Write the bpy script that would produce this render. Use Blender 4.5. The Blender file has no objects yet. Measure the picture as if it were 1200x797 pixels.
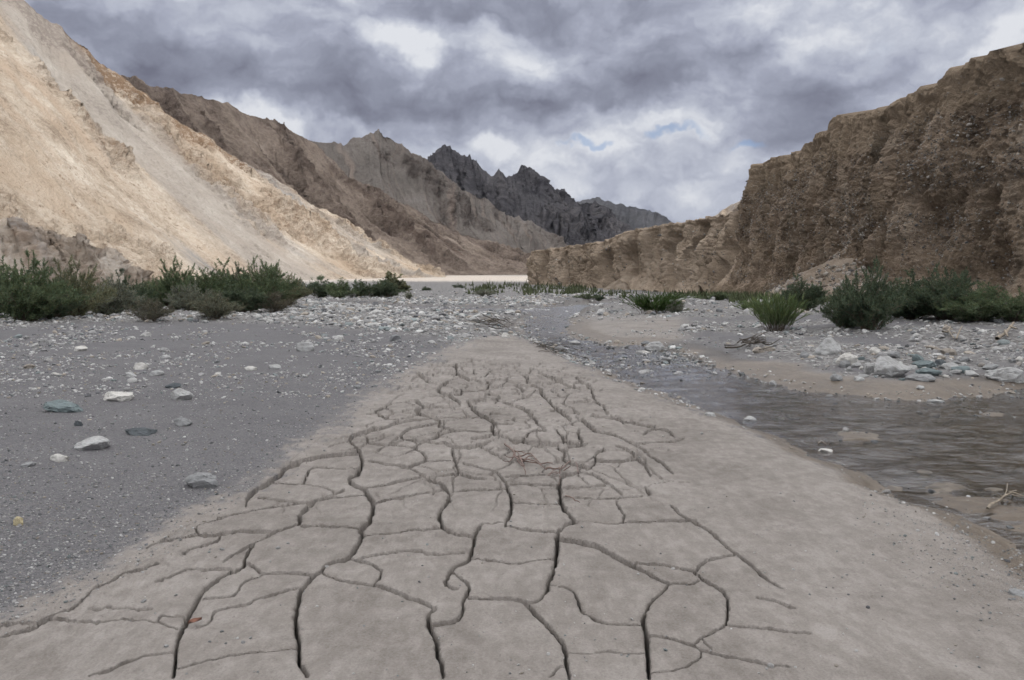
import bpy, bmesh, math, random
import numpy as np
from mathutils import Vector

random.seed(7)
RNG = np.random.default_rng(7)
scene = bpy.context.scene
COL = scene.collection

# ------------------------------------------------------------------ camera
CAM_H = 1.6            # eye height, metres
F = 900.0              # focal length in photo pixels (1200 wide)
HX, HY = 600.0, 338.0  # principal column and horizon row in the photo
cam_d = bpy.data.cameras.new("camera")
cam = bpy.data.objects.new("camera", cam_d)
COL.objects.link(cam)
cam.location = (0, 0, CAM_H)
cam.rotation_euler = (math.radians(90), 0, 0)
cam_d.sensor_width = 36.0
cam_d.lens = 36.0 * F / 1200.0
cam_d.shift_y = -(398.5 - HY) / 1200.0
cam_d.clip_start = 0.1
cam_d.clip_end = 30000
scene.camera = cam

# ------------------------------------------------------------------ light
SUN_EL, SUN_AZ = 47.0, 128.0     # azimuth clockwise from +Y: behind the camera, to the right
SUN = Vector((math.sin(math.radians(SUN_AZ)) * math.cos(math.radians(SUN_EL)),
              math.cos(math.radians(SUN_AZ)) * math.cos(math.radians(SUN_EL)),
              math.sin(math.radians(SUN_EL))))
sun_l = bpy.data.lights.new("sun", 'SUN')
sun_l.energy = 5.0
sun_l.angle = math.radians(0.5)
sun_l.color = (1.0, 0.95, 0.87)
sun_o = bpy.data.objects.new("sun", sun_l)
COL.objects.link(sun_o)
sun_o.rotation_euler = (-SUN).to_track_quat('-Z', 'Y').to_euler()

EXPO = 0.42
SKY_BASE = 0.83
HAZE_DENSITY = 2.6e-5
scene.view_settings.view_transform = 'Standard'
scene.view_settings.look = 'None'
scene.view_settings.exposure = EXPO
scene.view_settings.gamma = 1
scene.render.engine = 'CYCLES'
scene.cycles.use_denoising = True
scene.cycles.max_bounces = 10
scene.cycles.diffuse_bounces = 5
scene.cycles.volume_bounces = 0
scene.cycles.adaptive_threshold = 0.02
scene.cycles.transparent_max_bounces = 24


class Nodes:
    """Small helper round a node tree."""
    def __init__(self, tree):
        self.t = tree
        self.t.nodes.clear()

    def n(self, kind, **kw):
        nd = self.t.nodes.new(kind)
        for k, v in kw.items():
            if k.startswith('i_'):
                key = k[2:]
                key = int(key) if key.isdigit() else key.replace('_', ' ')
                self.set(nd, key, v)
            else:
                setattr(nd, k, v)
        return nd

    def set(self, nd, key, v):
        s = nd.inputs[key]
        if hasattr(v, 'is_linked') or isinstance(v, bpy.types.NodeSocket):
            self.t.links.new(v, s)
        elif isinstance(v, bpy.types.Node):
            self.t.links.new(v.outputs[0], s)
        else:
            s.default_value = v

    def math(self, op, a, b=0.0, c=None, clamp=False):
        nd = self.t.nodes.new('ShaderNodeMath')
        nd.operation = op
        nd.use_clamp = clamp
        self.set(nd, 0, a)
        self.set(nd, 1, b)
        if c is not None:
            self.set(nd, 2, c)
        return nd.outputs[0]

    def vmath(self, op, a, b=None):
        nd = self.t.nodes.new('ShaderNodeVectorMath')
        nd.operation = op
        self.set(nd, 0, a)
        if b is not None:
            self.set(nd, 1, b)
        return nd.outputs['Value'] if op in ('LENGTH', 'DOT_PRODUCT', 'DISTANCE') else nd.outputs[0]

    def mix(self, f, a, b, mode='MIX'):
        nd = self.t.nodes.new('ShaderNodeMix')
        nd.data_type = 'RGBA'
        nd.blend_type = mode
        nd.clamp_factor = True
        self.set(nd, 0, f)
        self.set(nd, 6, a)
        self.set(nd, 7, b)
        return nd.outputs[2]

    def noise(self, vec, scale, detail=4.0, rough=0.55, dist=0.0):
        nd = self.t.nodes.new('ShaderNodeTexNoise')
        if vec is not None:
            self.set(nd, 'Vector', vec)
        self.set(nd, 'Scale', scale)
        self.set(nd, 'Detail', detail)
        self.set(nd, 'Roughness', rough)
        self.set(nd, 'Distortion', dist)
        return nd.outputs[0]

    def ramp(self, f, stops):
        nd = self.t.nodes.new('ShaderNodeValToRGB')
        e = nd.color_ramp.elements
        while len(e) < len(stops):
            e.new(0.5)
        for el, (p, c) in zip(e, stops):
            el.position = p
            el.color = (*c, 1) if len(c) == 3 else c
        self.set(nd, 0, f)
        return nd.outputs[0]

    def rng(self, v, a, b, c=0.0, d=1.0, smooth=True):
        nd = self.t.nodes.new('ShaderNodeMapRange')
        nd.interpolation_type = 'SMOOTHSTEP' if smooth else 'LINEAR'
        for k, x in zip((0, 1, 2, 3, 4), (v, a, b, c, d)):
            self.set(nd, k, x)
        return nd.outputs[0]

    def mapping(self, vec, scale=(1, 1, 1), loc=(0, 0, 0), rot=(0, 0, 0)):
        nd = self.t.nodes.new('ShaderNodeMapping')
        self.set(nd, 0, vec)
        self.set(nd, 'Scale', scale)
        self.set(nd, 'Location', loc)
        self.set(nd, 'Rotation', rot)
        return nd.outputs[0]


# ------------------------------------------------------------------ sky with its cloud layer
world = bpy.data.worlds.new("World")
scene.world = world
world.use_nodes = True
W = Nodes(world.node_tree)
sky = W.n('ShaderNodeTexSky', sky_type='NISHITA', sun_disc=False)
sky.sun_elevation = math.radians(SUN_EL)
sky.sun_rotation = math.radians(SUN_AZ)
sky.altitude = 3800
sky.air_density = 1.0
sky.dust_density = 0.4
dirv = W.n('ShaderNodeTexCoord').outputs['Generated']
sep = W.n('ShaderNodeSeparateXYZ', i_0=dirv)
den = W.math('ADD', W.math('MAXIMUM', sep.outputs[2], 0.0), 0.10)
comb = W.n('ShaderNodeCombineXYZ', i_0=W.math('DIVIDE', sep.outputs[0], den), i_1=W.math('DIVIDE', sep.outputs[1], den), i_2=0.0)
cp = comb.outputs[0]


def pdir(X, Y):
    v = Vector(((X - HX) / F, 1.0, (HY - Y) / F))
    return v.normalized()


def blob(X, Y, wx, wy):
    """soft cloud mass round a direction of the sky, 1 at its middle"""
    c = pdir(X, Y)
    d = W.vmath('MULTIPLY', W.vmath('SUBTRACT', dirw, tuple(c)), (F / wx, F / max(wx, wy), F / wy))
    return W.rng(W.vmath('LENGTH', d), 1.0, 0.0)


warp = W.n('ShaderNodeTexNoise', i_Vector=dirv, i_Scale=7.0, i_Detail=5.0, i_Roughness=0.62)
wv_ = W.vmath('SUBTRACT', warp.outputs['Color'], (0.5, 0.5, 0.5))
dirw = W.vmath('ADD', dirv, W.vmath('MULTIPLY', wv_, (0.20, 0.05, 0.11)))
# low cloud seen from below: billows get flatter towards the horizon
bump_d = W.vmath('ADD', W.mapping(dirv, (1.0, 1.0, 1.9), (2.1, 0.3, 0.9)), W.vmath('MULTIPLY', wv_, (0.16, 0.16, 0.16)))
big = W.noise(W.mapping(dirv, (1.0, 1.0, 1.8), (1.3, 0.4, 0.2)), 3.4, 3.0, 0.5, 0.0)
med = W.noise(bump_d, 7.0, 6.0, 0.55, 0.0)
bil = W.n('ShaderNodeTexVoronoi', i_Vector=bump_d, feature='F1', i_Scale=7.5, i_Detail=2.0, i_Roughness=0.55)
wisp = W.noise(W.mapping(dirw, (1.0, 1.0, 2.6)), 16.0, 5.0, 0.62, 0.0)
lay = med
val = W.math('MULTIPLY', W.math('SUBTRACT', big, 0.5), 1.1)
val = W.math('ADD', val, W.math('MULTIPLY', W.math('SUBTRACT', med, 0.5), 0.95))
val = W.math('ADD', val, W.math('MULTIPLY', W.math('SUBTRACT', 0.45, bil.outputs['Distance']), 0.50))
val = W.math('ADD', val, W.math('MULTIPLY', W.math('SUBTRACT', wisp, 0.5), 0.45))
val = W.math('ADD', val, SKY_BASE)
for (X, Y, wx, wy, a) in [
        (480, 108, 300, 58, -0.30), (235, 78, 150, 62, -0.26), (655, 128, 170, 48, -0.30), (850, 80, 230, 60, -0.22),
        (1020, 25, 200, 40, 0.02), (540, 5, 240, 30, -0.22), (90, 25, 150, 40, -0.10), (930, 130, 130, 36, -0.16),
        (475, 45, 95, 36, 0.30), (335, 140, 130, 24, 0.26), (770, 150, 110, 34, 0.32), (610, 182, 150, 18, 0.16), (1000, 60, 130, 50, 0.08),
        (800, 215, 170, 36, 0.06), (885, 190, 80, 26, 0.16), (880, 12, 100, 26, 0.16), (420, 150, 60, 18, 0.16), (800, 205, 260, 60, 0.14)]:
    val = W.math('ADD', val, W.math('MULTIPLY', blob(X, Y, wx, wy), a))
k = 2 ** -EXPO
cl = lambda c: tuple(x * k for x in c)
ccol = W.ramp(val, [(0.0, cl((0.172, 0.180, 0.240))), (0.32, cl((0.285, 0.305, 0.385))), (0.55, cl((0.405, 0.430, 0.530))),
                    (0.74, cl((0.55, 0.58, 0.67))), (0.95, cl((0.78, 0.80, 0.85)))])
hole = W.math('MAXIMUM', blob(790, 162, 44, 9), W.math('MAXIMUM', blob(885, 173, 46, 9), blob(690, 176, 34, 7)))
hole = W.rng(W.math('ADD', hole, W.math('MULTIPLY', W.math('SUBTRACT', lay, 0.5), 2.2)), 0.25, 1.0)
skyc = W.mix(1.0, sky.outputs[0], (0.10, 0.10, 0.10, 1), 'MULTIPLY')
wcol = W.mix(W.math('MULTIPLY', hole, 0.55), ccol, skyc)
bg = W.n('ShaderNodeBackground', i_Color=wcol, i_Strength=1.0)
out = W.n('ShaderNodeOutputWorld')
W.t.links.new(bg.outputs[0], out.inputs[0])


# ------------------------------------------------------------------ helpers
def put(o, parent=None, label=None, cat=None, group=None, kind=None):
    if o.name not in COL.objects:
        COL.objects.link(o)
    if parent is not None:
        o.parent = parent
    for kk, v in (('label', label), ('category', cat), ('group', group), ('kind', kind)):
        if v:
            o[kk] = v
    return o


def np_mesh(name, V, Fc, mat=None, smooth=True, attrs=None):
    """mesh from numpy vertices (n,3) and faces (m,3 or 4)"""
    V = np.ascontiguousarray(V, dtype=np.float32)
    Fc = np.ascontiguousarray(Fc, dtype=np.int32)
    me = bpy.data.meshes.new(name)
    me.vertices.add(len(V))
    me.vertices.foreach_set('co', V.ravel())
    kx = Fc.shape[1]
    me.loops.add(Fc.size)
    me.loops.foreach_set('vertex_index', Fc.ravel())
    me.polygons.add(len(Fc))
    me.polygons.foreach_set('loop_start', np.arange(0, Fc.size, kx, dtype=np.int32))
    me.polygons.foreach_set('loop_total', np.full(len(Fc), kx, dtype=np.int32))
    me.polygons.foreach_set('use_smooth', np.full(len(Fc), bool(smooth)))
    me.update(calc_edges=True)
    for an, (tp, arr) in (attrs or {}).items():
        a = me.attributes.new(an, tp, 'POINT')
        a.data.foreach_set({'FLOAT': 'value', 'FLOAT_VECTOR': 'vector', 'FLOAT_COLOR': 'color'}[tp],
                           np.ascontiguousarray(arr, dtype=np.float32).ravel())
    if mat:
        me.materials.append(mat)
    return me


def np_obj(name, V, Fc, mat, smooth=True, attrs=None, **kw):
    return put(bpy.data.objects.new(name, np_mesh(name, V, Fc, mat, smooth, attrs)), **kw)


def _h(ix, iy, iz, s):
    h = (ix.astype(np.uint32) * np.uint32(374761393) + iy.astype(np.uint32) * np.uint32(668265263)
         + iz.astype(np.uint32) * np.uint32(2147483647) + np.uint32(s * 974711 & 0xffffffff))
    h = (h ^ (h >> np.uint32(13))) * np.uint32(1274126177)
    h = h ^ (h >> np.uint32(16))
    h = h * np.uint32(2246822519)
    return (h ^ (h >> np.uint32(15))).astype(np.float32) * np.float32(2.0 / 4294967295.0) - np.float32(1)


def vn(x, y, z=0.0, seed=1):
    """value noise, -1..1"""
    x, y, z = np.broadcast_arrays(np.asarray(x, np.float32), np.asarray(y, np.float32), np.asarray(z, np.float32))
    fx, fy, fz = np.floor(x), np.floor(y), np.floor(z)
    ix, iy, iz = fx.astype(np.int64), fy.astype(np.int64), fz.astype(np.int64)
    tx, ty, tz = x - fx, y - fy, z - fz
    tx, ty, tz = (t * t * t * (t * (t * 6 - 15) + 10) for t in (tx, ty, tz))
    r = 0
    for a in (0, 1):
        wa = tx if a else 1 - tx
        for b in (0, 1):
            wb = wa * (ty if b else 1 - ty)
            if np.all(z == 0):
                r = r + wb * _h(ix + a, iy + b, iz, seed)
            else:
                for c in (0, 1):
                    r = r + wb * (tz if c else 1 - tz) * _h(ix + a, iy + b, iz + c, seed)
    return r


def fbm(x, y, z=0.0, seed=1, octv=4, gain=0.5):
    r, a = 0, 1.0
    for o in range(octv):
        r = r + a * vn(x * 2.03 ** o + 17.3 * o, y * 2.03 ** o + 5.1 * o, np.asarray(z) * 2.03 ** o, seed + o)
        a *= gain
    return r


def ridged(x, y, z=0.0, seed=1, octv=4, gain=0.5):
    r, a = 0, 1.0
    for o in range(octv):
        r = r + a * (1 - 2 * np.abs(vn(x * 2.03 ** o + 9.7 * o, y * 2.03 ** o + 3.3 * o, np.asarray(z) * 2.03 ** o, seed + o)))
        a *= gain
    return r


def sst(a, b, x):
    t = np.clip((x - a) / (b - a), 0, 1)
    return t * t * (3 - 2 * t)


def inside(poly, x, y):
    r = np.zeros(x.shape, bool)
    n = len(poly)
    for i in range(n):
        x0, y0 = poly[i]
        x1, y1 = poly[(i + 1) % n]
        if y0 == y1:
            continue
        c = ((y0 > y) != (y1 > y)) & (x < (x1 - x0) * (y - y0) / (y1 - y0) + x0)
        r ^= c
    return r


def dist_poly(pts, x, y, closed=False):
    r = np.full(x.shape, 1e9, np.float32)
    n = len(pts)
    for i in range(n if closed else n - 1):
        ax, ay = pts[i]
        bx, by = pts[(i + 1) % n]
        dx, dy = bx - ax, by - ay
        t = np.clip(((x - ax) * dx + (y - ay) * dy) / (dx * dx + dy * dy + 1e-12), 0, 1)
        r = np.minimum(r, (x - ax - t * dx) ** 2 + (y - ay - t * dy) ** 2)
    return np.sqrt(r)


def smooth_line(p, sub=5):
    """Catmull-Rom through the points"""
    p = np.asarray(p, float)
    if len(p) < 3:
        return p
    q = np.vstack([2 * p[0] - p[1], p, 2 * p[-1] - p[-2]])
    o = []
    for i in range(1, len(q) - 2):
        for s in range(sub):
            t = s / sub
            o.append(0.5 * ((2 * q[i]) + (-q[i - 1] + q[i + 1]) * t + (2 * q[i - 1] - 5 * q[i] + 4 * q[i + 1] - q[i + 2]) * t * t
                            + (-q[i - 1] + 3 * q[i] - 3 * q[i + 1] + q[i + 2]) * t ** 3))
    o.append(q[-2])
    return np.array(o)


def P(X, Y, d):
    """a point seen at photo pixel X, Y at depth d"""
    return ((X - HX) / F * d, d, CAM_H + (HY - Y) / F * d)


def G(X, Y, z=0.0):
    """where the sight line through a photo pixel meets the level z"""
    d = (CAM_H - z) * F / max(Y - HY, 0.5)
    return ((X - HX) / F * d, d)


def floor_z(y):
    """long profile of the valley floor: level near, rising gently up the valley"""
    return np.maximum(0, np.asarray(y, float) - 160) * 0.023


# ------------------------------------------------------------------ materials
def material(name):
    m = bpy.data.materials.new(name)
    m.use_nodes = True
    N = Nodes(m.node_tree)
    o = N.n('ShaderNodeOutputMaterial')
    b = N.n('ShaderNodeBsdfPrincipled')
    N.t.links.new(b.outputs[0], o.inputs[0])
    return m, N, b


def bump(N, b, height, strength, distance):
    nd = N.n('ShaderNodeBump', i_Height=height, i_Strength=strength, i_Distance=distance)
    N.t.links.new(nd.outputs[0], b.inputs['Normal'])
    return nd


# ground: cracked mud, dark gravel, pale cobble bars, wet margins, chosen by what lies there ("cover")
M_GROUND, N, b = material("ground_cover")
pos = N.n('ShaderNodeNewGeometry').outputs['Position']
att = N.n('ShaderNodeAttribute', attribute_name='cover')
sp = N.n('ShaderNodeSeparateColor', i_0=att.outputs['Color'])
gr, cob, wet = sp.outputs[0], sp.outputs[1], sp.outputs[2]
gran = N.n('ShaderNodeAttribute', attribute_name='grit').outputs['Fac']
n1 = N.noise(pos, 0.9, 6, 0.6)
n2 = N.noise(pos, 9.0, 5, 0.6)
n3 = N.noise(pos, 90.0, 3, 0.6)
n4 = N.noise(pos, 260.0, 2, 0.5)
mudv = N.math('ADD', N.math('MULTIPLY', n1, 0.38), N.math('ADD', N.math('MULTIPLY', n2, 0.24), N.math('ADD', N.math('MULTIPLY', n3, 0.24), N.math('MULTIPLY', n4, 0.14))))
mud = N.ramp(mudv, [(0.38, (0.155, 0.138, 0.121)), (0.5, (0.235, 0.212, 0.190)), (0.62, (0.305, 0.280, 0.254))])
mot = N.noise(N.mapping(pos, (1.0, 0.42, 1.0), rot=(0, 0, -0.25)), 15.0, 5, 0.68, 0.2)
mud = N.mix(N.rng(mot, 0.40, 0.62), N.mix(1.0, mud, (0.84, 0.83, 0.82, 1), 'MULTIPLY'), mud)
pit = N.rng(N.noise(pos, 46.0, 2, 0.5), 0.685, 0.74)
stain = N.rng(N.noise(N.mapping(pos, (1.0, 0.55, 1.0)), 3.6, 7, 0.7, 0.3), 0.53, 0.70)
mud = N.mix(N.math('MULTIPLY', stain, 0.42), mud, (0.150, 0.132, 0.116, 1))
mud = N.mix(N.math('MULTIPLY', pit, 0.6), mud, (0.17, 0.15, 0.135, 1))
# grey gravel sand with grains
vor = N.n('ShaderNodeTexVoronoi', i_Vector=pos, i_Scale=85.0)
grain = N.n('ShaderNodeSeparateColor', i_0=vor.outputs['Color']).outputs[0]
grv = N.ramp(N.math('ADD', N.math('MULTIPLY', grain, 0.62), N.math('MULTIPLY', n1, 0.4)),
             [(0.10, (0.072, 0.070, 0.072)), (0.5, (0.135, 0.130, 0.132)), (0.82, (0.205, 0.197, 0.195)), (0.97, (0.33, 0.32, 0.30))])
grv = N.mix(N.math('MULTIPLY', n4, 0.5), grv, (0.10, 0.097, 0.100, 1))
vor2 = N.n('ShaderNodeTexVoronoi', i_Vector=pos, i_Scale=13.0)
g2 = N.n('ShaderNodeSeparateColor', i_0=vor2.outputs['Color']).outputs[0]
cobc = N.ramp(N.math('ADD', N.math('MULTIPLY', g2, 0.75), N.math('MULTIPLY', n2, 0.25)),
              [(0.15, (0.10, 0.093, 0.087)), (0.55, (0.17, 0.163, 0.155)), (0.95, (0.36, 0.35, 0.335))])
col = N.mix(gr, mud, grv)
col = N.mix(cob, col, cobc)
col = N.mix(N.math('MULTIPLY', gran, N.rng(n4, 0.46, 0.58)), col, (0.31, 0.28, 0.25, 1))
wetf = N.rng(N.math('ADD', wet, N.math('MULTIPLY', N.math('SUBTRACT', n2, 0.5), 0.5)), 0.15, 0.75)
col = N.mix(wetf, col, N.mix(1.0, col, (0.52, 0.45, 0.36, 1), 'MULTIPLY'))
N.set(b, 'Base Color', col)
N.set(b, 'Roughness', N.math('SUBTRACT', 0.95, N.math('MULTIPLY', wetf, 0.5)))
N.set(b, 'Specular IOR Level', 0.3)
hgt = N.math('ADD', N.math('MULTIPLY', n3, 0.5), N.math('MULTIPLY', n4, 0.35))
hgt = N.math('ADD', hgt, N.math('MULTIPLY', n2, 0.8))
hgt = N.math('ADD', hgt, N.math('MULTIPLY', N.math('MAXIMUM', gr, gran), N.math('MULTIPLY', N.math('SUBTRACT', 1.0, vor.outputs['Distance']), 1.6)))
hgt = N.math('SUBTRACT', hgt, N.math('MULTIPLY', pit, 0.5))
bump(N, b, hgt, 0.8, 0.008)


def rock_material(name, ramp_stops, scale, streak=None, bump_d=0.5, dark=None, extra=None, streak_amt=0.6, patch=None, fine_s=None, bstr=1.0, speck=0.0):
    """bedrock or earth: 3-D mottling, with streaks that run down the 'flow' direction of the slope"""
    m, N, b = material(name)
    pos = N.n('ShaderNodeNewGeometry').outputs['Position']
    fl = N.n('ShaderNodeAttribute', attribute_name='flow').outputs['Vector']
    a = N.noise(pos, scale, 8, 0.62)
    f = N.noise(pos, scale * 14, 6, 0.72)
    v = N.math('ADD', N.math('MULTIPLY', a, 0.62), N.math('MULTIPLY', f, 0.38))
    c = N.ramp(v, ramp_stops)
    if patch:
        pn = N.rng(N.noise(pos, scale * 0.45, 5, 0.6, 0.6), patch[1], patch[2])
        c = N.mix(N.math('MULTIPLY', pn, patch[3]), c, patch[0])
    if streak:
        s1 = N.noise(N.mapping(fl, (streak[1], streak[2], 1)), 1.0, 6, 0.62, 0.25)
        c = N.mix(N.math('MULTIPLY', N.rng(s1, 0.52, 0.70), streak_amt), c, streak[0])
        s2 = N.noise(N.mapping(fl, (streak[1] * 2.7, streak[2] * 1.6, 1), (4, 9, 0)), 1.0, 6, 0.6, 0.2)
        c = N.mix(N.math('MULTIPLY', N.rng(s2, 0.53, 0.72), streak_amt * 0.9), c, streak[3])
    if dark:
        rk = N.n('ShaderNodeAttribute', attribute_name='rock').outputs['Fac']
        dn = N.rng(N.noise(pos, scale * 7, 5, 0.7, 0.3), 0.44, 0.66)
        dn2 = N.rng(N.noise(pos, scale * 22, 4, 0.7, 0.2), 0.52, 0.64)
        c = N.mix(N.math('MULTIPLY', rk, N.math('ADD', N.math('ADD', 0.08, N.math('MULTIPLY', dn, 0.5)), N.math('MULTIPLY', dn2, 0.4)), clamp=True), c, dark)
    if speck:                                              # small broken outcrops all over the slope
        sn = N.rng(N.noise(pos, scale * 13, 5, 0.75, 0.3), 0.53, 0.66)
        zone = N.rng(N.noise(pos, scale * 0.9, 4, 0.6), 0.36, 0.60)
        c = N.mix(N.math('MULTIPLY', N.math('MULTIPLY', sn, zone), speck), c, dark)
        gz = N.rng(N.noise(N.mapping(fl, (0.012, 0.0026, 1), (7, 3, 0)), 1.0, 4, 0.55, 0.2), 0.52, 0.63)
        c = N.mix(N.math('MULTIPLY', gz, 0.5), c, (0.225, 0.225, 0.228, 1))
    if extra:
        c = extra(N, pos, fl, c)
    N.set(b, 'Base Color', c)
    N.set(b, 'Roughness', 0.95)
    N.set(b, 'Specular IOR Level', 0.15)
    bump(N, b, N.math('ADD', f, N.math('MULTIPLY', N.noise(pos, (fine_s or scale * 40), 4, 0.7), 0.6)), bstr, bump_d)
    return m


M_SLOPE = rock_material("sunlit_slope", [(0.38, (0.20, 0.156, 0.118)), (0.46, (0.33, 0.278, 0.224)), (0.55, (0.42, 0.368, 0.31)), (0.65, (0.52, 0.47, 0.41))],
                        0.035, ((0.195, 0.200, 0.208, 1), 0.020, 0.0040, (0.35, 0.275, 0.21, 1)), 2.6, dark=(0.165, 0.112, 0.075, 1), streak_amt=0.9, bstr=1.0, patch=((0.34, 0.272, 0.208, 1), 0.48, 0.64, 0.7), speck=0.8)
M_RIDGE = rock_material("brown_ridge", [(0.37, (0.095, 0.072, 0.058)), (0.46, (0.21, 0.164, 0.130)), (0.55, (0.315, 0.252, 0.202)), (0.65, (0.42, 0.347, 0.282))],
                        0.02, ((0.37, 0.30, 0.235, 1), 0.045, 0.003, (0.15, 0.10, 0.08, 1)), 3.5, dark=(0.10, 0.07, 0.06, 1))  # tan talus streaks lightened, painting soft sunlight into the lower slopes
M_PALE = rock_material("striped_grey_ridge", [(0.34, (0.125, 0.108, 0.096)), (0.5, (0.21, 0.186, 0.163)), (0.66, (0.29, 0.26, 0.232))],
                       0.012, ((0.34, 0.27, 0.222, 1), 0.05, 0.002, (0.105, 0.08, 0.07, 1)), 6.0, dark=(0.115, 0.085, 0.072, 1), streak_amt=0.75)
M_DARK = rock_material("dark_crags", [(0.36, (0.046, 0.045, 0.050)), (0.5, (0.105, 0.099, 0.103)), (0.64, (0.19, 0.178, 0.175))],
                       0.007, ((0.15, 0.135, 0.128, 1), 0.014, 0.0012, (0.05, 0.047, 0.052, 1)), 8.0, dark=(0.045, 0.043, 0.05, 1))
M_FAR = rock_material("far_range", [(0.34, (0.10, 0.10, 0.105)), (0.5, (0.17, 0.168, 0.17)), (0.66, (0.27, 0.265, 0.265))], 0.004,
                      ((0.33, 0.33, 0.33, 1), 0.01, 0.001, (0.10, 0.10, 0.105, 1)), 10.0)


def cliff_extra(N, pos, fl, c):
    sx = N.n('ShaderNodeSeparateXYZ', i_0=pos)
    zz = N.math('ADD', sx.outputs[2], N.math('MULTIPLY', N.noise(pos, 0.12, 4, 0.6), 3.0))
    band = N.noise(N.n('ShaderNodeCombineXYZ', i_0=0.0, i_1=0.0, i_2=zz).outputs[0], 0.55, 5, 0.7)
    c = N.mix(N.math('MULTIPLY', N.rng(band, 0.50, 0.66), 0.42), c, (0.31, 0.235, 0.165, 1))
    c = N.mix(N.math('MULTIPLY', N.rng(band, 0.46, 0.34), 0.5), c, (0.115, 0.080, 0.052, 1))
    c = N.mix(N.math('MULTIPLY', N.rng(zz, 17.2, 19.0), 0.75), c, (0.31, 0.240, 0.168, 1))      # soil layer on top
    vo = N.n('ShaderNodeTexVoronoi', i_Vector=pos, i_Scale=4.2)
    r = N.n('ShaderNodeSeparateColor', i_0=vo.outputs['Color']).outputs[0]
    peb = N.math('MULTIPLY', N.rng(r, 0.86, 0.93), N.rng(vo.outputs['Distance'], 0.36, 0.22))
    return N.mix(N.math('MULTIPLY', peb, 0.7), c, (0.33, 0.30, 0.26, 1))


M_CLIFF = rock_material("conglomerate_cliff", [(0.39, (0.115, 0.085, 0.060)), (0.47, (0.220, 0.166, 0.117)), (0.54, (0.305, 0.236, 0.172)), (0.62, (0.42, 0.342, 0.262))],
                        0.22, ((0.075, 0.064, 0.047, 1), 0.34, 0.02, (0.245, 0.190, 0.137, 1)), 0.34, extra=cliff_extra, streak_amt=0.8, fine_s=7.0, bstr=1.0)
M_BLUFF = rock_material("earth_bluff", [(0.36, (0.19, 0.146, 0.104)), (0.46, (0.30, 0.238, 0.176)), (0.57, (0.39, 0.315, 0.24)), (0.68, (0.46, 0.385, 0.30))],
                        0.07, ((0.13, 0.094, 0.064, 1), 0.16, 0.012, (0.37, 0.30, 0.225, 1)), 0.4, streak_amt=0.85, fine_s=3.0, bstr=1.0)
M_TERRACE = rock_material("pale_terrace", [(0.36, (0.26, 0.205, 0.155)), (0.5, (0.40, 0.34, 0.275)), (0.66, (0.52, 0.47, 0.41))],
                          0.09, ((0.36, 0.34, 0.32, 1), 0.2, 0.02, (0.24, 0.165, 0.11, 1)), 0.5, dark=(0.27, 0.195, 0.14, 1))
M_SCREE = rock_material("scree", [(0.34, (0.15, 0.115, 0.085)), (0.5, (0.235, 0.19, 0.145)), (0.66, (0.32, 0.27, 0.22))], 0.5,
                        ((0.29, 0.24, 0.19, 1), 0.6, 0.08, (0.19, 0.145, 0.105, 1)), 0.12, fine_s=9.0)


def stone_material(name, by_object):
    m, N, b = material(name)
    if by_object:
        t = N.n('ShaderNodeObjectInfo').outputs['Color']
        vec = N.n('ShaderNodeTexCoord').outputs['Object']
    else:
        t = N.n('ShaderNodeAttribute', attribute_name='tint').outputs['Color']
        vec = N.n('ShaderNodeNewGeometry').outputs['Position']
    g = N.noise(vec, 7.0 if by_object else 16.0, 6, 0.65)
    h = N.noise(vec, 60.0, 3, 0.6)
    v = N.math('ADD', N.math('MULTIPLY', g, 0.7), N.math('MULTIPLY', h, 0.3))
    c = N.mix(1.0, t, N.ramp(v, [(0.33, (0.62, 0.61, 0.59)), (0.5, (0.92, 0.92, 0.92)), (0.65, (1.1, 1.1, 1.1))]), 'MULTIPLY')
    N.set(b, 'Base Color', c)
    N.set(b, 'Roughness', 0.85)
    N.set(b, 'Specular IOR Level', 0.25)
    bump(N, b, v, 0.9, 0.03)
    return m


M_STONE = stone_material("river_stone", True)
M_STONES = stone_material("river_stones", False)

M_LEAF, N, b = material("shrub_leaf")
t = N.n('ShaderNodeAttribute', attribute_name='tint').outputs['Color']
oi = N.n('ShaderNodeObjectInfo').outputs['Color']
c = N.mix(1.0, t, oi, 'MULTIPLY')
N.set(b, 'Base Color', c)
N.set(b, 'Roughness', 0.75)
N.set(b, 'Specular IOR Level', 0.2)
tr = N.n('ShaderNodeBsdfTranslucent', i_Color=c)
ms = N.n('ShaderNodeMixShader', i_0=0.28)
o = [x for x in N.t.nodes if x.type == 'OUTPUT_MATERIAL'][0]
N.t.links.new(b.outputs[0], ms.inputs[1])
N.t.links.new(tr.outputs[0], ms.inputs[2])
N.t.links.new(ms.outputs[0], o.inputs[0])


def plain(name, c, rough=0.9, var=0.25, sc=30.0):
    m, N, b = material(name)
    pos = N.n('ShaderNodeNewGeometry').outputs['Position']
    n = N.noise(N.mapping(pos, (1, 1, 1)), sc, 4, 0.6)
    N.set(b, 'Base Color', N.mix(N.math('MULTIPLY', N.rng(n, 0.35, 0.65), 1.0), tuple(x * (1 - var) for x in c) + (1,), tuple(min(1, x * (1 + var)) for x in c) + (1,)))
    N.set(b, 'Roughness', rough)
    bump(N, b, n, 0.4, 0.004)
    return m


M_BARK = plain("shrub_bark", (0.11, 0.085, 0.06))
M_TWIG = plain("dry_twig_wood", (0.17, 0.12, 0.10))
M_DRIFT = plain("bleached_driftwood", (0.27, 0.225, 0.17))
M_DEBRIS = plain("dark_flood_debris", (0.06, 0.048, 0.036))
M_DEADLEAF = plain("dead_leaf", (0.16, 0.075, 0.05))

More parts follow.
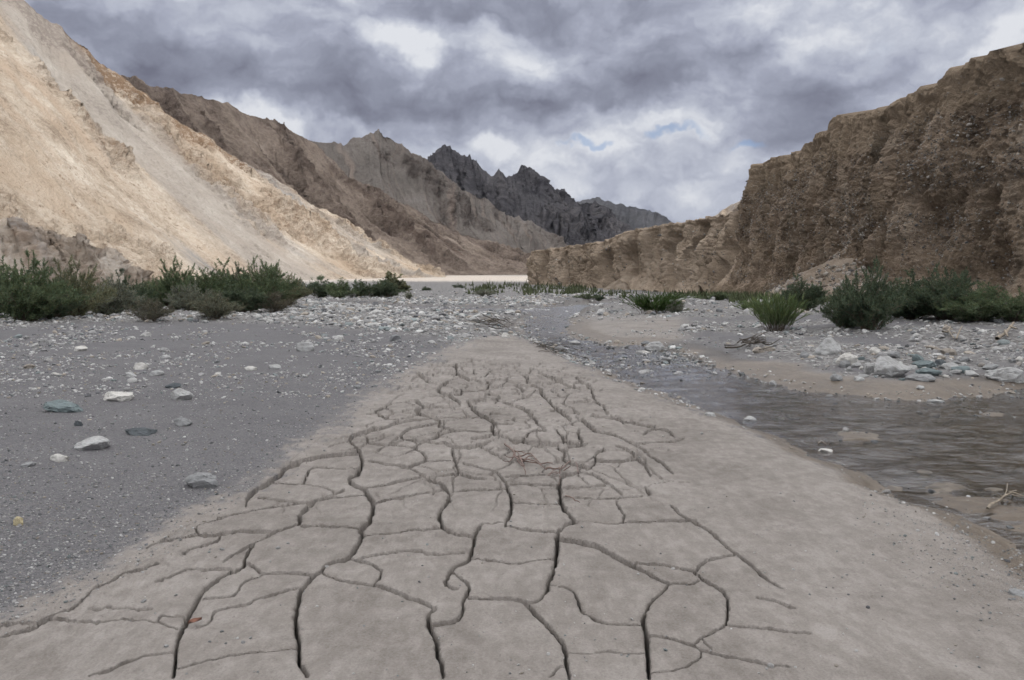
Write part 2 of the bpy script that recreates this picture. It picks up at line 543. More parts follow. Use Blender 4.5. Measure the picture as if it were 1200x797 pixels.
# water: clear shallow stream, mirror at a low angle, bed seen through it
M_WATER = bpy.data.materials.new("stream_water")
M_WATER.use_nodes = True
N = Nodes(M_WATER.node_tree)
o = N.n('ShaderNodeOutputMaterial')
pos = N.n('ShaderNodeNewGeometry').outputs['Position']
rip = N.math('ADD', N.math('MULTIPLY', N.noise(N.mapping(pos, (1.0, 2.2, 1), rot=(0, 0, 0.55)), 4.2, 5, 0.6, 0.8), 1.0),
             N.math('MULTIPLY', N.noise(N.mapping(pos, (1.0, 1.8, 1), rot=(0, 0, 0.7)), 15.0, 3, 0.6, 0.4), 0.40))
bn = N.n('ShaderNodeBump', i_Height=rip, i_Strength=0.8, i_Distance=0.012)
wy_ = N.n('ShaderNodeSeparateXYZ', i_0=pos).outputs[1]
gl = N.n('ShaderNodeBsdfGlossy', i_Roughness=N.rng(wy_, 19.0, 30.0, 0.04, 0.17), i_Color=(0.92, 0.93, 0.95, 1))
N.t.links.new(bn.outputs[0], gl.inputs['Normal'])
trn = N.n('ShaderNodeBsdfTransparent', i_Color=(0.78, 0.73, 0.63, 1))
fr = N.n('ShaderNodeFresnel', i_IOR=1.5)
N.t.links.new(bn.outputs[0], fr.inputs['Normal'])
mx = N.n('ShaderNodeMixShader', i_0=fr.outputs[0])
N.t.links.new(trn.outputs[0], mx.inputs[1])
N.t.links.new(gl.outputs[0], mx.inputs[2])
N.t.links.new(mx.outputs[0], o.inputs[0])

M_SHADE_CLOUD = bpy.data.materials.new("shade_cloud_deck")
M_SHADE_CLOUD.use_nodes = True
N = Nodes(M_SHADE_CLOUD.node_tree)
o = N.n('ShaderNodeOutputMaterial')
tl = N.n('ShaderNodeBsdfTranslucent', i_Color=(0.92, 0.935, 0.96, 1))
N.t.links.new(tl.outputs[0], o.inputs[0])

# ------------------------------------------------------------------ the ground sheet
WZ = -0.10   # stream level
MUD_PX = [(-80, 778), (0, 738), (40, 722), (100, 692), (150, 662), (200, 632), (240, 606), (280, 580), (330, 550), (370, 520), (410, 490), (440, 463),
          (480, 438), (520, 417), (550, 405), (575, 398), (600, 396), (618, 400), (640, 408), (680, 428), (735, 449), (790, 469), (860, 494), (920, 520),
          (980, 547), (1040, 575), (1100, 605), (1150, 632), (1200, 660), (1320, 726), (1320, 1500), (-80, 1500)]
WATER_PX = [(616, 375), (640, 371), (664, 372), (668, 379), (662, 387), (666, 395), (690, 401), (720, 406), (750, 404), (790, 414), (815, 427), (850, 434),
            (880, 443), (905, 451), (940, 458), (985, 464), (1030, 468), (1100, 470), (1150, 465), (1200, 456), (1320, 446), (1320, 718), (1200, 652), (1150, 624),
            (1100, 599), (1040, 570), (980, 542), (920, 516), (860, 491), (790, 466), (735, 446), (690, 427), (655, 412), (635, 403), (618, 394), (612, 385)]
BRAID1_PX = [(560, 362.5), (620, 366), (616, 374), (666, 373), (690, 364), (770, 361), (800, 355), (780, 351.5), (730, 352.5), (690, 356), (640, 361)]
BRAID2_PX = [(385, 354), (420, 352), (470, 358), (560, 360), (620, 364), (618, 368), (540, 365.5), (470, 362.5), (420, 361)]
w2 = lambda pts, z=0.0: [G(X, Y, z) for X, Y in pts]
MUD, WATER = w2(MUD_PX), w2(WATER_PX, WZ)
_i = WATER_PX.index((1320, 446)) + 1                       # the stream goes on past the right of the frame
WATER[_i:_i] = [(14.5, 10.5), (16.0, 4.0), (16.5, 0.3), (4.6, 0.3), (4.0, 2.4)]
BRAIDS = [w2(BRAID1_PX, WZ), w2(BRAID2_PX, WZ)]
COB = w2([(-80, 371), (0, 371), (200, 373), (330, 361), (360, 351), (410, 353), (470, 363), (540, 368), (580, 380), (592, 392), (572, 402), (540, 404), (500, 396),
          (430, 388), (350, 381), (250, 379), (100, 381), (0, 385), (-80, 385)], 0.05)
SANDBAR = w2([(668, 372), (700, 369), (780, 370), (800, 382), (800, 399), (760, 404), (720, 405), (690, 400), (668, 394)], 0.0)
RBANK = w2([(668, 371), (668, 395), (690, 401), (750, 404), (790, 414), (815, 427), (850, 434), (905, 451), (985, 464), (1030, 468), (1100, 470), (1150, 465),
            (1200, 456), (1320, 446)], WZ) + [(14.5, 10.5), (16.0, 4.0), (16.5, 0.3), (60, 0.3), (60, 150), (6, 150), (5, 60)]
BEACH = w2([(800, 408), (850, 434), (905, 451), (985, 464), (1030, 468), (1100, 470), (1150, 465), (1200, 456), (1320, 446), (1320, 430), (1200, 447), (1120, 447), (1040, 452),
            (970, 440), (920, 425), (860, 424)], 0.0)


def covers(x, y):
    """height and cover of the ground at plan positions"""
    dw = dist_poly(WATER, x, y, True)
    iw = inside(WATER, x, y)
    sw = np.where(iw, -dw, dw)                                  # signed distance to the main channel
    sw = sw + 0.10 * fbm(x * 1.6, y * 1.6, seed=5, octv=3) * sst(0, 6, y)
    sb = np.full(x.shape, 1e9, np.float32)
    for br in BRAIDS:
        d = dist_poly(br, x, y, True)
        sb = np.minimum(sb, np.where(inside(br, x, y), -d, d))
    sb = sb + 0.5 * fbm(x * 0.5, y * 0.5, seed=15, octv=3)
    dm = dist_poly(MUD, x, y, True)
    sm = np.where(inside(MUD, x, y), -dm, dm)                   # signed distance to the mud
    lw = 0.05 + 0.02 * y
    smn = sm + lw * (0.55 * fbm(x * 1.3, y * 1.3, seed=9, octv=3) + 0.75 * fbm(x * 9, y * 6, seed=10, octv=4, gain=0.7))
    dc = dist_poly(COB, x, y, True)
    sc = np.where(inside(COB, x, y), -dc, dc) + 0.9 * fbm(x * 0.7, y * 0.7, seed=31, octv=4)
    rb = inside(RBANK, x, y)
    ds = dist_poly(SANDBAR, x, y, True)
    ss = np.where(inside(SANDBAR, x, y), -ds, ds)
    de = dist_poly(BEACH, x, y, True)
    se = np.where(inside(BEACH, x, y), -de, de) + 0.3 * fbm(x * 1.1, y * 1.1, seed=41, octv=3)
    sandy = np.maximum(1 - sst(-0.4, 0.8, ss), 1 - sst(-0.3, 0.3, se))
    # cover
    gravel = sst(-0.5, 1.0, smn / (0.06 + 0.018 * y)) * (~iw)
    gravel = np.where(sw < 1.0, gravel * (1 - sst(0.6, 0.0, sw) * (~rb)), gravel)
    gravel = gravel * (1 - sandy)
    far = sst(30, 44, y)
    cob = 1 - sst(-1.0, 1.2, sc)
    cob = np.maximum(cob, far * 0.75)
    cobr = rb * sst(0.5, 2.2, sw) * (1 - 0.72 * sandy)
    cob = np.maximum(cob * (1 - sandy * (~rb)), cobr * sst(-0.5, 0.35, fbm(x * 0.6, y * 0.5, seed=51, octv=4) + 0.25))
    cob = cob * (1 - (sm < 0)) * sst(-0.1, 0.4, sw) * sst(-0.2, 0.8, sb)
    cob = np.maximum(cob, iw * sst(0.1, 0.5, fbm(x * 0.9, y * 0.9, seed=65, octv=3)) * 0.7)
    wet = np.maximum(1 - sst(0.12, 0.62, sw), (1 - sst(-0.4, 1.2, sb)) * 0.95)
    wet = np.maximum(wet, rb * (1 - sst(0.3, 1.5, sw)))
    wet = np.maximum(wet, (1 - sst(-0.3, 0.3, se)) * 0.5)
    # damp brown flat left of the far stream
    dampd = ((x - G(590, 378)[0]) / 2.2) ** 2 + ((y - G(590, 378)[1]) / 7.0) ** 2
    wet = np.maximum(wet, (1 - sst(0.4, 1.2, dampd)) * 0.75)
    edge = (1 - sst(0.15, 1.25, sw)) * (~iw) * sst(7.5, 4.5, y) * (~rb)
    grit = np.clip(edge + 0.35 * (1 - sst(0.2, 1.2, np.abs(sm) / (0.12 + 0.02 * y))) * (sw > 1.5), 0, 1)
    pale = sst(330, 400, y)                                     # pale sand flat up the valley
    cob, gravel, grit = cob * (1 - pale), gravel * (1 - pale), np.maximum(grit, pale)
    # height
    z = floor_z(y).astype(np.float32)
    shoal = sst(-0.10, 0.35, fbm(x * 0.55 + 0.3 * y, y * 0.9 - 0.3 * x, seed=63, octv=4)) * sst(1.8, 3.6, x) * sst(13, 9, y)
    bed = WZ - 0.02 - 0.13 * (1 - np.exp(np.minimum(sw, 0) * 1.1)) * (1 - shoal) + 0.045 * fbm(x * 1.4, y * 1.4, seed=61, octv=4) + 0.05 * shoal
    ban = WZ + 0.10 * sst(-0.05, 0.75, sw) + 0.025 * sst(0.05, 0.22, sw)
    z = np.where(sw < 0, np.minimum(bed, WZ - 0.012 + 0.03 * np.minimum(0, sw) + 0.055 * shoal) * sst(0.0, -0.35, sw) + (1 - sst(0.0, -0.35, sw)) * (WZ - 0.01), z + np.minimum(ban, 0.025))
    z = z - 0.025 * (sw > 0) * sst(0.9, 0.8, sw) * 0
    z = z + rb * (0.10 * sst(0.5, 2.5, sw) + 0.38 * sst(4.0, 13.0, sw) + 0.10 * sst(1, 4, sw) * fbm(x * 0.35, y * 0.35, seed=71, octv=3))
    fb = (1 - sst(-0.5, 1.0, sb)) * (sw > 0.3)
    z = z * (1 - fb) - 0.20 * fb
    z = z + 0.15 * (1 - sst(-2.0, 2.2, sc)) * (sw > 0.5) * sst(0.3, 2.0, sb)
    z = z + 0.035 * sst(0.0, 2.5, sm) * (sw > 1) * (1 - rb)
    rough = np.maximum(gravel * 0.4, cob)
    z = z + rough * (sw > 0.2) * (0.010 + 0.0008 * y) * fbm(x * 2.3, y * 2.3, seed=81, octv=4)
    z = z + 0.010 * fbm(x * 0.8, y * 0.8, seed=91, octv=3) * (sm < 0)
    return z, gravel, cob, wet, grit, sm, sw


# rows and columns: fine where the ground is close, coarse far away
STEP = 1.0
cols = np.arange(-60, 1262, STEP)
tcol = np.concatenate([[-2.1, -1.5, -1.1, -0.9], (cols - HX) / F, [0.85, 1.1, 1.5, 2.1]])
rowsY = np.arange(812, 341.5, -1.0)
drow = np.concatenate([[1.2, 1.7, 2.2, 2.6, 2.85], CAM_H * F / (rowsY - HY), [440, 520, 600, 680, 760, 860, 980, 1120, 1300, 1600, 2200, 3200, 4900]])
TT, DD = np.meshgrid(tcol, drow)
GX, GY = (TT * DD).astype(np.float32), DD.astype(np.float32)
NR, NC = GX.shape
GZ, gravel, cob, wet, grit, SM, SW = (a.reshape(NR, NC) for a in covers(GX.ravel(), GY.ravel()))

PXX = HX + F * TT
PXY = HY + CAM_H * F / DD

# the drying cracks: (width in photo pixels, polyline in photo pixels on the mud)
CRACKS = [
    (5.5, [(204, 800), (206, 772), (209, 752), (218, 732), (227, 715), (238, 697), (253, 683), (271, 672), (286, 663)]), (3.5, [(286, 663), (289, 651), (298, 640)]),
    (2.6, [(263, 660), (276, 650), (288, 643), (301, 636), (320, 627), (343, 619), (350, 617)]), (4.6, [(350, 617), (353, 605), (363, 595), (370, 588)]),
    (1.6, [(370, 588), (386, 583), (403, 576)]), (1.5, [(370, 589), (395, 585), (428, 581)]),
    (2.6, [(105, 800), (130, 790), (155, 779), (176, 772), (205, 770)]), (2.2, [(210, 791), (241, 782), (273, 775), (300, 771), (320, 769), (347, 766)]),
    (2.3, [(-30, 742), (0, 740), (40, 736), (60, 732), (80, 731), (100, 734), (112, 738)]),
    (2.0, [(-30, 765), (0, 754), (25, 746), (50, 736), (65, 726), (85, 719), (110, 699), (135, 686), (160, 677), (186, 668)]),
    (1.6, [(112, 738), (120, 734), (140, 732), (155, 731), (173, 732), (183, 732), (191, 726), (218, 725)]), (1.4, [(183, 732), (193, 737), (207, 741)]),
    (1.3, [(105, 720), (130, 717), (153, 719), (176, 717)]), (1.5, [(183, 689), (201, 681), (219, 672), (241, 670), (271, 668), (286, 667)]),
    (1.7, [(149, 652), (176, 645), (201, 638), (226, 632), (251, 630), (276, 626), (300, 625), (323, 627)]),
    (2.2, [(216, 653), (226, 647), (246, 640), (256, 635), (258, 630)]),
    (1.4, [(232, 630), (230, 620), (241, 616), (263, 610), (298, 602), (320, 597), (350, 593), (368, 590)]),
    (1.5, [(237, 708), (251, 706), (276, 702), (282, 691), (291, 683), (300, 680), (310, 676)]), (1.8, [(251, 722), (243, 735), (231, 741)]),
    (1.2, [(251, 721), (271, 716), (291, 712), (300, 706), (325, 699), (351, 691)]),
    (2.2, [(287, 662), (300, 669), (308, 675), (325, 675), (350, 676), (371, 677)]),
    (5.5, [(360, 800), (353, 785), (351, 770), (348, 745), (346, 725), (353, 697), (360, 687), (369, 678), (378, 673)]),
    (5.0, [(378, 673), (386, 663), (407, 658), (418, 643), (425, 630), (424, 623), (433, 612), (437, 597), (437, 590), (431, 580), (426, 574)]),
    (3.6, [(426, 574), (412, 568), (409, 562), (422, 553), (424, 542), (421, 530), (411, 521)]), (2.0, [(411, 521), (411, 515), (421, 510), (436, 507)]),
    (1.3, [(436, 507), (447, 505), (467, 498), (490, 494)]),
    (1.7, [(353, 620), (375, 619), (405, 621), (423, 622)]), (1.8, [(428, 631), (450, 629), (476, 627), (508, 622), (517, 621)]),
    (1.6, [(413, 660), (440, 656), (471, 651), (501, 652), (543, 653)]), (2.6, [(408, 659), (425, 662), (437, 667), (447, 676), (443, 685), (438, 692)]),
    (2.6, [(380, 677), (400, 685), (438, 692), (463, 700), (491, 711), (509, 720)]),
    (5.5, [(519, 800), (514, 778), (511, 757), (504, 742), (502, 727), (509, 720)]),
    (3.4, [(504, 740), (516, 739), (536, 734), (543, 722), (542, 710), (551, 697), (547, 688), (536, 683)]), (2.0, [(536, 683), (528, 676)]), (1.6, [(538, 698), (531, 697), (523, 692)]),
    (4.2, [(523, 692), (521, 687), (528, 675), (536, 667), (548, 661), (556, 642), (558, 630), (566, 618)]), (2.0, [(566, 618), (588, 616), (594, 614)]),
    (3.6, [(592, 620), (594, 614), (598, 605), (598, 590), (594, 572)]), (1.8, [(594, 572), (585, 561), (578, 556), (563, 551), (543, 546)]),
    (4.0, [(519, 621), (515, 611), (518, 601), (526, 590), (526, 582), (518, 572), (500, 561)]), (2.0, [(517, 620), (526, 626), (538, 630), (554, 632)]),
    (2.2, [(500, 561), (488, 555), (476, 550), (463, 547), (448, 545), (433, 541)]),
    (2.6, [(476, 550), (491, 545), (498, 541), (496, 533), (482, 525)]), (2.2, [(482, 525), (493, 521), (500, 519), (515, 512), (530, 506)]),
    (2.4, [(500, 519), (476, 516), (470, 512), (478, 505), (490, 502), (513, 498)]), (1.6, [(430, 514), (432, 521), (457, 522), (472, 517)]), (1.5, [(457, 522), (482, 525)]),
    (3.0, [(486, 470), (496, 478), (488, 481), (491, 486), (500, 489), (508, 490), (515, 497), (514, 501)]), (2.2, [(514, 501), (530, 506)]),
    (1.2, [(497, 478), (518, 478), (539, 477)]), (1.4, [(530, 506), (554, 507), (578, 507)]), (1.2, [(512, 492), (539, 491), (559, 491)]),
    (2.4, [(457, 475), (448, 480), (440, 485)]), (1.5, [(440, 485), (452, 492), (467, 495), (447, 505), (438, 504)]),
    (1.2, [(472, 492), (493, 488)]), (1.2, [(468, 496), (493, 494), (512, 492)]), (2.6, [(489, 437), (496, 442), (502, 446)]),
    (3.0, [(524, 449), (514, 455), (516, 461)]), (1.6, [(516, 461), (526, 465)]), (3.0, [(526, 465), (532, 470), (538, 474)]),
    (2.6, [(534, 428), (536, 440)]), (1.5, [(536, 440), (543, 443), (551, 447)]), (2.4, [(556, 434), (556, 440)]), (2.2, [(542, 458), (541, 464), (533, 464)]),
    (1.6, [(570, 449), (574, 452), (567, 458), (556, 459), (543, 460)]), (2.6, [(568, 464), (577, 463), (581, 464), (584, 467), (581, 474)]),
    (4.0, [(549, 473), (551, 476), (559, 485), (570, 491), (579, 497), (578, 504), (579, 512)]), (1.2, [(549, 473), (567, 470)]),
    (1.3, [(552, 520), (554, 516), (566, 514), (579, 512)]), (1.5, [(515, 521), (534, 525), (547, 527), (560, 525), (575, 519)]), (1.3, [(580, 512), (590, 515), (600, 518)]),
    (1.2, [(574, 487), (600, 488)]), (1.2, [(583, 500), (600, 500)]), (1.5, [(530, 506), (552, 507), (575, 507)]),
    (3.0, [(531, 529), (531, 534), (534, 543), (537, 557)]), (1.4, [(500, 520), (520, 522), (535, 527), (557, 524), (575, 519)]), (1.3, [(537, 557), (550, 563), (568, 565)]),
    (1.3, [(498, 542), (528, 541)]), (1.3, [(508, 562), (523, 560), (537, 558)]), (1.4, [(526, 580), (560, 578), (594, 577)]),
    (2.0, [(440, 592), (444, 591), (476, 585), (500, 581), (520, 579)]), (2.2, [(426, 575), (451, 570), (471, 566), (498, 561)]),
    (5.0, [(350, 545), (335, 550), (325, 560), (313, 570), (300, 577), (290, 587)]), (1.4, [(290, 587), (288, 597)]),
    (1.5, [(313, 571), (320, 569), (343, 570), (371, 571), (391, 578)]), (1.2, [(303, 587), (325, 589), (355, 592)]), (1.3, [(355, 570), (367, 551), (396, 551), (423, 551)]),
    (1.2, [(350, 544), (381, 538), (418, 533)]),
    (4.4, [(676, 615), (665, 604), (657, 591), (657, 577), (656, 570), (660, 560), (673, 557)]),
    (4.8, [(680, 614), (673, 616), (662, 620), (654, 632), (653, 647), (649, 667), (643, 692), (640, 702)]), (3.0, [(640, 702), (628, 711), (615, 712), (600, 709), (575, 708), (549, 707)]),
    (5.0, [(615, 712), (630, 727), (650, 747), (660, 762), (664, 782), (667, 800)]), (2.2, [(645, 800), (655, 790), (664, 787)]),
    (2.3, [(664, 772), (690, 771), (710, 770), (735, 772), (756, 771)]), (3.0, [(645, 692), (663, 695), (674, 702), (683, 720), (698, 731), (720, 736), (753, 738)]),
    (6.0, [(762, 800), (759, 773), (757, 747), (754, 725)]), (4.0, [(754, 725), (763, 710), (775, 700), (784, 690)]),
    (3.2, [(655, 636), (683, 640), (700, 645), (713, 653), (735, 665), (753, 673), (773, 685), (786, 689)]), (2.0, [(786, 689), (811, 690), (820, 685)]),
    (1.6, [(745, 666), (765, 666), (796, 671), (817, 676)]),
    (3.2, [(817, 678), (816, 674), (821, 666), (836, 658), (861, 653)]), (2.6, [(864, 654), (851, 642), (838, 630), (823, 620), (801, 608), (787, 597)]),
    (3.2, [(866, 655), (875, 662), (883, 668), (898, 683), (906, 688), (916, 696)]),
    (3.2, [(820, 680), (833, 690), (848, 701), (853, 715), (852, 734), (848, 741)]), (2.2, [(848, 741), (830, 750), (813, 761)]),
    (2.4, [(758, 751), (783, 754), (810, 762), (823, 769), (840, 774), (863, 778), (890, 783), (926, 788)]), (1.8, [(823, 769), (818, 778), (795, 791), (762, 795)]),
    (1.6, [(852, 740), (886, 742), (916, 747), (948, 751)]), (1.4, [(823, 757), (833, 768)]), (1.8, [(886, 707), (908, 712), (931, 721)]),
    (1.7, [(592, 620), (625, 626), (652, 628)]), (1.8, [(550, 659), (576, 662), (600, 666), (625, 663), (649, 660)]), (1.7, [(598, 593), (625, 594), (656, 594)]),
    (1.3, [(598, 571), (630, 571), (656, 572)]), (1.2, [(594, 563), (613, 561), (640, 560), (660, 561)]),
    (1.9, [(680, 615), (713, 617), (751, 615), (799, 613), (815, 613)]), (1.3, [(660, 586), (683, 587), (718, 587), (753, 585)]), (1.3, [(721, 591), (729, 605), (732, 615)]),
    (1.4, [(657, 575), (686, 573), (708, 571)]), (2.1, [(673, 557), (688, 556), (701, 562), (716, 572), (729, 583)]),
    (3.0, [(654, 527), (662, 531), (660, 540), (665, 545)]), (1.8, [(665, 545), (681, 550), (691, 551), (697, 543), (697, 536), (708, 528)]),
    (1.6, [(697, 542), (720, 542), (741, 541), (748, 537), (735, 530), (723, 525)]), (2.6, [(748, 541), (756, 547), (762, 560)]), (2.6, [(760, 535), (776, 545), (788, 557)]),
    (3.6, [(755, 574), (761, 582)]), (2.6, [(688, 497), (692, 502), (698, 507)]), (1.7, [(698, 507), (717, 511), (736, 519), (760, 533)]),
    (2.8, [(682, 493), (690, 501), (698, 507)]), (1.3, [(745, 522), (765, 520), (789, 519), (800, 516)]),
    (3.2, [(623, 453), (632, 456), (636, 464), (642, 470), (650, 479), (658, 485), (669, 494)]), (2.6, [(617, 441), (618, 450)]), (2.8, [(602, 450), (607, 455), (612, 460)]),
    (3.4, [(608, 478), (613, 480), (622, 487), (630, 500)]), (1.8, [(630, 500), (640, 507)]), (1.3, [(590, 474), (600, 476), (608, 478)]),
    (2.0, [(640, 507), (623, 508), (612, 518), (600, 521)]), (2.8, [(653, 506), (658, 514), (667, 519), (680, 522)]), (3.2, [(687, 522), (669, 526)]),
    (1.6, [(678, 504), (678, 512), (682, 520)]), (1.6, [(633, 439), (655, 447), (667, 453), (680, 456)]), (1.9, [(675, 445), (693, 455), (694, 464), (698, 472), (708, 480), (712, 487)]),
    (1.4, [(693, 490), (717, 492), (737, 497), (767, 502)]), (1.2, [(754, 510), (765, 504), (782, 506), (790, 514)]), (1.3, [(600, 518), (625, 519), (655, 522)]),
    (1.3, [(560, 524), (580, 534), (592, 540)]), (1.2, [(608, 520), (654, 524)]),
]


def carve():
    """depth of the cracks at each grid vertex and clearance to the nearest crack, in pixels"""
    h = np.zeros((NR, NC), np.float32)
    clear = np.full((NR, NC), 50.0, np.float32)
    wx = PXX + 1.3 * fbm(GX * 9, GY * 9, seed=101, octv=3) + 1.0 * fbm(GX * 45, GY * 45, seed=111, octv=2)
    wy = PXY + (0.8 * fbm(GX * 9, GY * 9, seed=121, octv=3) + 0.45 * fbm(GX * 45, GY * 45, seed=131, octv=2)) * np.clip((PXY - 420) / 200, 0.25, 1)
    xs, ys = PXX[0], PXY[:, 0]
    for w, pts in CRACKS:
        q = smooth_line(pts, 4)
        nq = len(q)
        for i in range(nq - 1):
            (ax, ay), (bx, by) = q[i], q[i + 1]
            # taper towards the two ends of a crack
            e = min(i, nq - 2 - i) / max(1, nq - 2)
            ww = max(w, 1.75) * (0.78 + 0.22 * min(1, e * 6))
            m = 9 + ww
            c0, c1 = np.searchsorted(xs, min(ax, bx) - m), np.searchsorted(xs, max(ax, bx) + m)
            r0, r1 = np.searchsorted(-ys, -(max(ay, by) + m)), np.searchsorted(-ys, -(min(ay, by) - m))
            if c0 >= c1 or r0 >= r1:
                continue
            X, Y = wx[r0:r1, c0:c1], wy[r0:r1, c0:c1]
            dx, dy = bx - ax, by - ay
            t = np.clip(((X - ax) * dx + (Y - ay) * dy) / (dx * dx + dy * dy + 1e-9), 0, 1)
            dd = np.sqrt((X - ax - t * dx) ** 2 + (Y - ay - t * dy) ** 2)
            px = GY[r0:r1, c0:c1] / F
            depth = np.minimum(px * (ww - 0.3) * (8.0 + 3.5 * abs(dx) / (abs(dx) + abs(dy) + 1e-6)), 0.30)
            half = max(ww * 0.44, 0.86)
            prof = 1 - sst(half * 0.55, half * 1.08 + 0.12, dd)
            soft = 0.06 * np.exp(-np.maximum(dd - half, 0) / 2.2)          # rounded, slumped lips
            h[r0:r1, c0:c1] = np.minimum(h[r0:r1, c0:c1], -depth * np.maximum(prof, soft))
            clear[r0:r1, c0:c1] = np.minimum(clear[r0:r1, c0:c1], dd - half)
    return h, clear


CH, CLEAR = carve()


def hairlines():
    """thin polygonal shrinkage cracks between the wide ones"""
    q = np.random.default_rng(404)
    zone = w2([(150, 735), (260, 640), (360, 560), (430, 470), (500, 425), (600, 415), (690, 440), (760, 490), (810, 570), (900, 680), (960, 780), (300, 810)])
    sel = inside(zone, GX, GY) & (SM < -0.15)
    gx, gy = GX[sel], GY[sel]
    n = 210
    sx_, sy_ = q.uniform(-3.6, 2.2, n * 4), q.uniform(3.0, 19.0, n * 4)
    ok = inside(zone, sx_, sy_)
    sx_, sy_ = sx_[ok][:n], sy_[ok][:n]
    wxx = gx + 0.05 * fbm(gx * 2.2, gy * 2.2, seed=411, octv=3)
    wyy = gy * 0.62 + 0.05 * fbm(gx * 2.2 + 40, gy * 2.2, seed=421, octv=3)
    f1 = np.full(gx.shape, 1e9)
    f2 = np.full(gx.shape, 1e9)
    for a_, b_ in zip(sx_, sy_):
        d = np.hypot(wxx - a_, wyy - b_ * 0.62)
        f2 = np.minimum(f2, np.maximum(f1, d))
        f1 = np.minimum(f1, d)
    px = gy / F
    e = (f2 - f1) / 1.6
    gate = sst(-0.75, -0.35, fbm(gx * 0.9, gy * 0.6, seed=431, octv=2)) * sst(4.8, 6.5, gy)
    wd = px * 0.85
    prof = (1 - sst(wd * 0.5, wd * 1.25, e)) * gate
    CH[sel] = np.minimum(CH[sel], -np.minimum(px * 4.5, 0.07) * prof)
    cl = CLEAR[sel]
    CLEAR[sel] = np.where(gate > 0.8, np.minimum(cl, (e - wd * 0.6) / px * 1.2), cl)


hairlines()
CH *= (SM < 0.02)


def label_plates():
    """closed cells of the crack net: flood fill by runs, then grow the labels into the cracks"""
    free = (CLEAR > 1.6) & (SM < -0.01)
    lab = np.zeros((NR, NC), np.int32)
    par = [0]

    def find(a):
        while par[a] != a:
            par[a] = par[par[a]]
            a = par[a]
        return a
    prev = []
    for r in range(NR):
        f = free[r]
        if not f.any():
            prev = []
            continue
        d = np.diff(np.concatenate([[0], f.astype(np.int8), [0]]))
        st, en = np.where(d == 1)[0], np.where(d == -1)[0]
        cur = []
        for s, e in zip(st, en):
            li = 0
            for (ps, pe, pl) in prev:
                if ps < e and pe > s:
                    if li == 0:
                        li = find(pl)
                    else:
                        a, bb = find(li), find(pl)
                        par[max(a, bb)] = min(a, bb)
                        li = min(a, bb)
            if li == 0:
                par.append(len(par))
                li = len(par) - 1
            cur.append((s, e, li))
            lab[r, s:e] = li
        prev = cur
    root = np.array([find(i) for i in range(len(par))])
    lab = root[lab]
    ids, cnt = np.unique(lab[lab > 0], return_counts=True)
    big = ids[np.argmax(cnt)]
    keep = np.zeros(len(par) + 1, np.int32)
    k = 1
    touch = set(np.unique(lab[:8])) | set(np.unique(lab[:, :8])) | set(np.unique(lab[:, -8:]))
    for i, c in zip(ids, cnt):
        if c >= 45 and i != big and i not in touch:
            keep[i] = k + 1
            k += 1
    keep[big] = 1                                  # the open, uncracked mud
    lab = keep[lab]
    lab[(SM >= -0.01)] = 1
    for _ in range(40):
        z = lab == 0
        if not z.any():
            break
        for sh, ax in ((1, 0), (-1, 0), (1, 1), (-1, 1)):
            nb = np.roll(lab, sh, ax)
            lab = np.where((lab == 0) & (nb > 0), nb, lab)
    lab[lab == 0] = 1
    return lab - 1, k


LAB, NPL = label_plates()
for p in range(1, NPL):                            # each plate lies a little differently
    m = LAB == p
    if m.any():
        xc, yc = GX[m].mean(), GY[m].mean()
        a, bb, off = RNG.normal(0, 0.010), RNG.normal(0, 0.008), RNG.normal(0, 0.0025)
        px = yc / F
        GZ[m] += np.clip(a * (GX[m] - xc) + bb * (GY[m] - yc) + off, -2.0 * px, 2.0 * px)
near = sst(22, 12, GY) * (SM < 0)
GZ = GZ + CH + near * 0.0022 * fbm(GX * 14, GY * 14, seed=141, octv=3)
rp = sst(-0.25, 0.35, fbm(GX * 0.5 + 3, GY * 0.5, seed=151, octv=2) + 0.9 * sst(0.5, 1.8, GX - 0.08 * GY) - 0.45)
GZ = GZ + near * rp * (0.010 * fbm(GX * 6.0 + GY * 1.2, GY * 3.2 - GX * 1.5, seed=161, octv=5, gain=0.68) + 0.005 * ridged(GX * 11.0 + GY * 3, GY * 5.5 - GX * 2, seed=165, octv=3))

cover = np.stack([gravel, cob, wet, np.ones_like(wet)], -1).reshape(-1, 4)
gritf = grit.reshape(-1)
VV = np.stack([GX, GY, GZ], -1).reshape(-1, 3)
ii = (np.arange(NR - 1)[:, None] * NC + np.arange(NC - 1)[None, :]).ravel()
QUADS = np.stack([ii, ii + 1, ii + NC + 1, ii + NC], -1)
qlab = LAB[:-1, :-1].ravel()


def sub_mesh(name, sel):
    q = QUADS[sel]
    u, inv = np.unique(q, return_inverse=True)
    return np_mesh(name, VV[u], inv.reshape(q.shape), M_GROUND, True,
                   {'cover': ('FLOAT_COLOR', cover[u]), 'grit': ('FLOAT', gritf[u])})


ground = put(bpy.data.objects.new("ground", sub_mesh("ground", qlab == 0)), kind='structure',
             label="valley floor of smooth dried mud, dark gravel and pale cobbles")
order = np.argsort(qlab, kind='stable')
bounds = np.searchsorted(qlab[order], np.arange(NPL + 1))
for p in range(1, NPL):
    sel = order[bounds[p]:bounds[p + 1]]
    if len(sel):
        put(bpy.data.objects.new("mud_plate", sub_mesh("mud_plate", sel)), parent=ground)


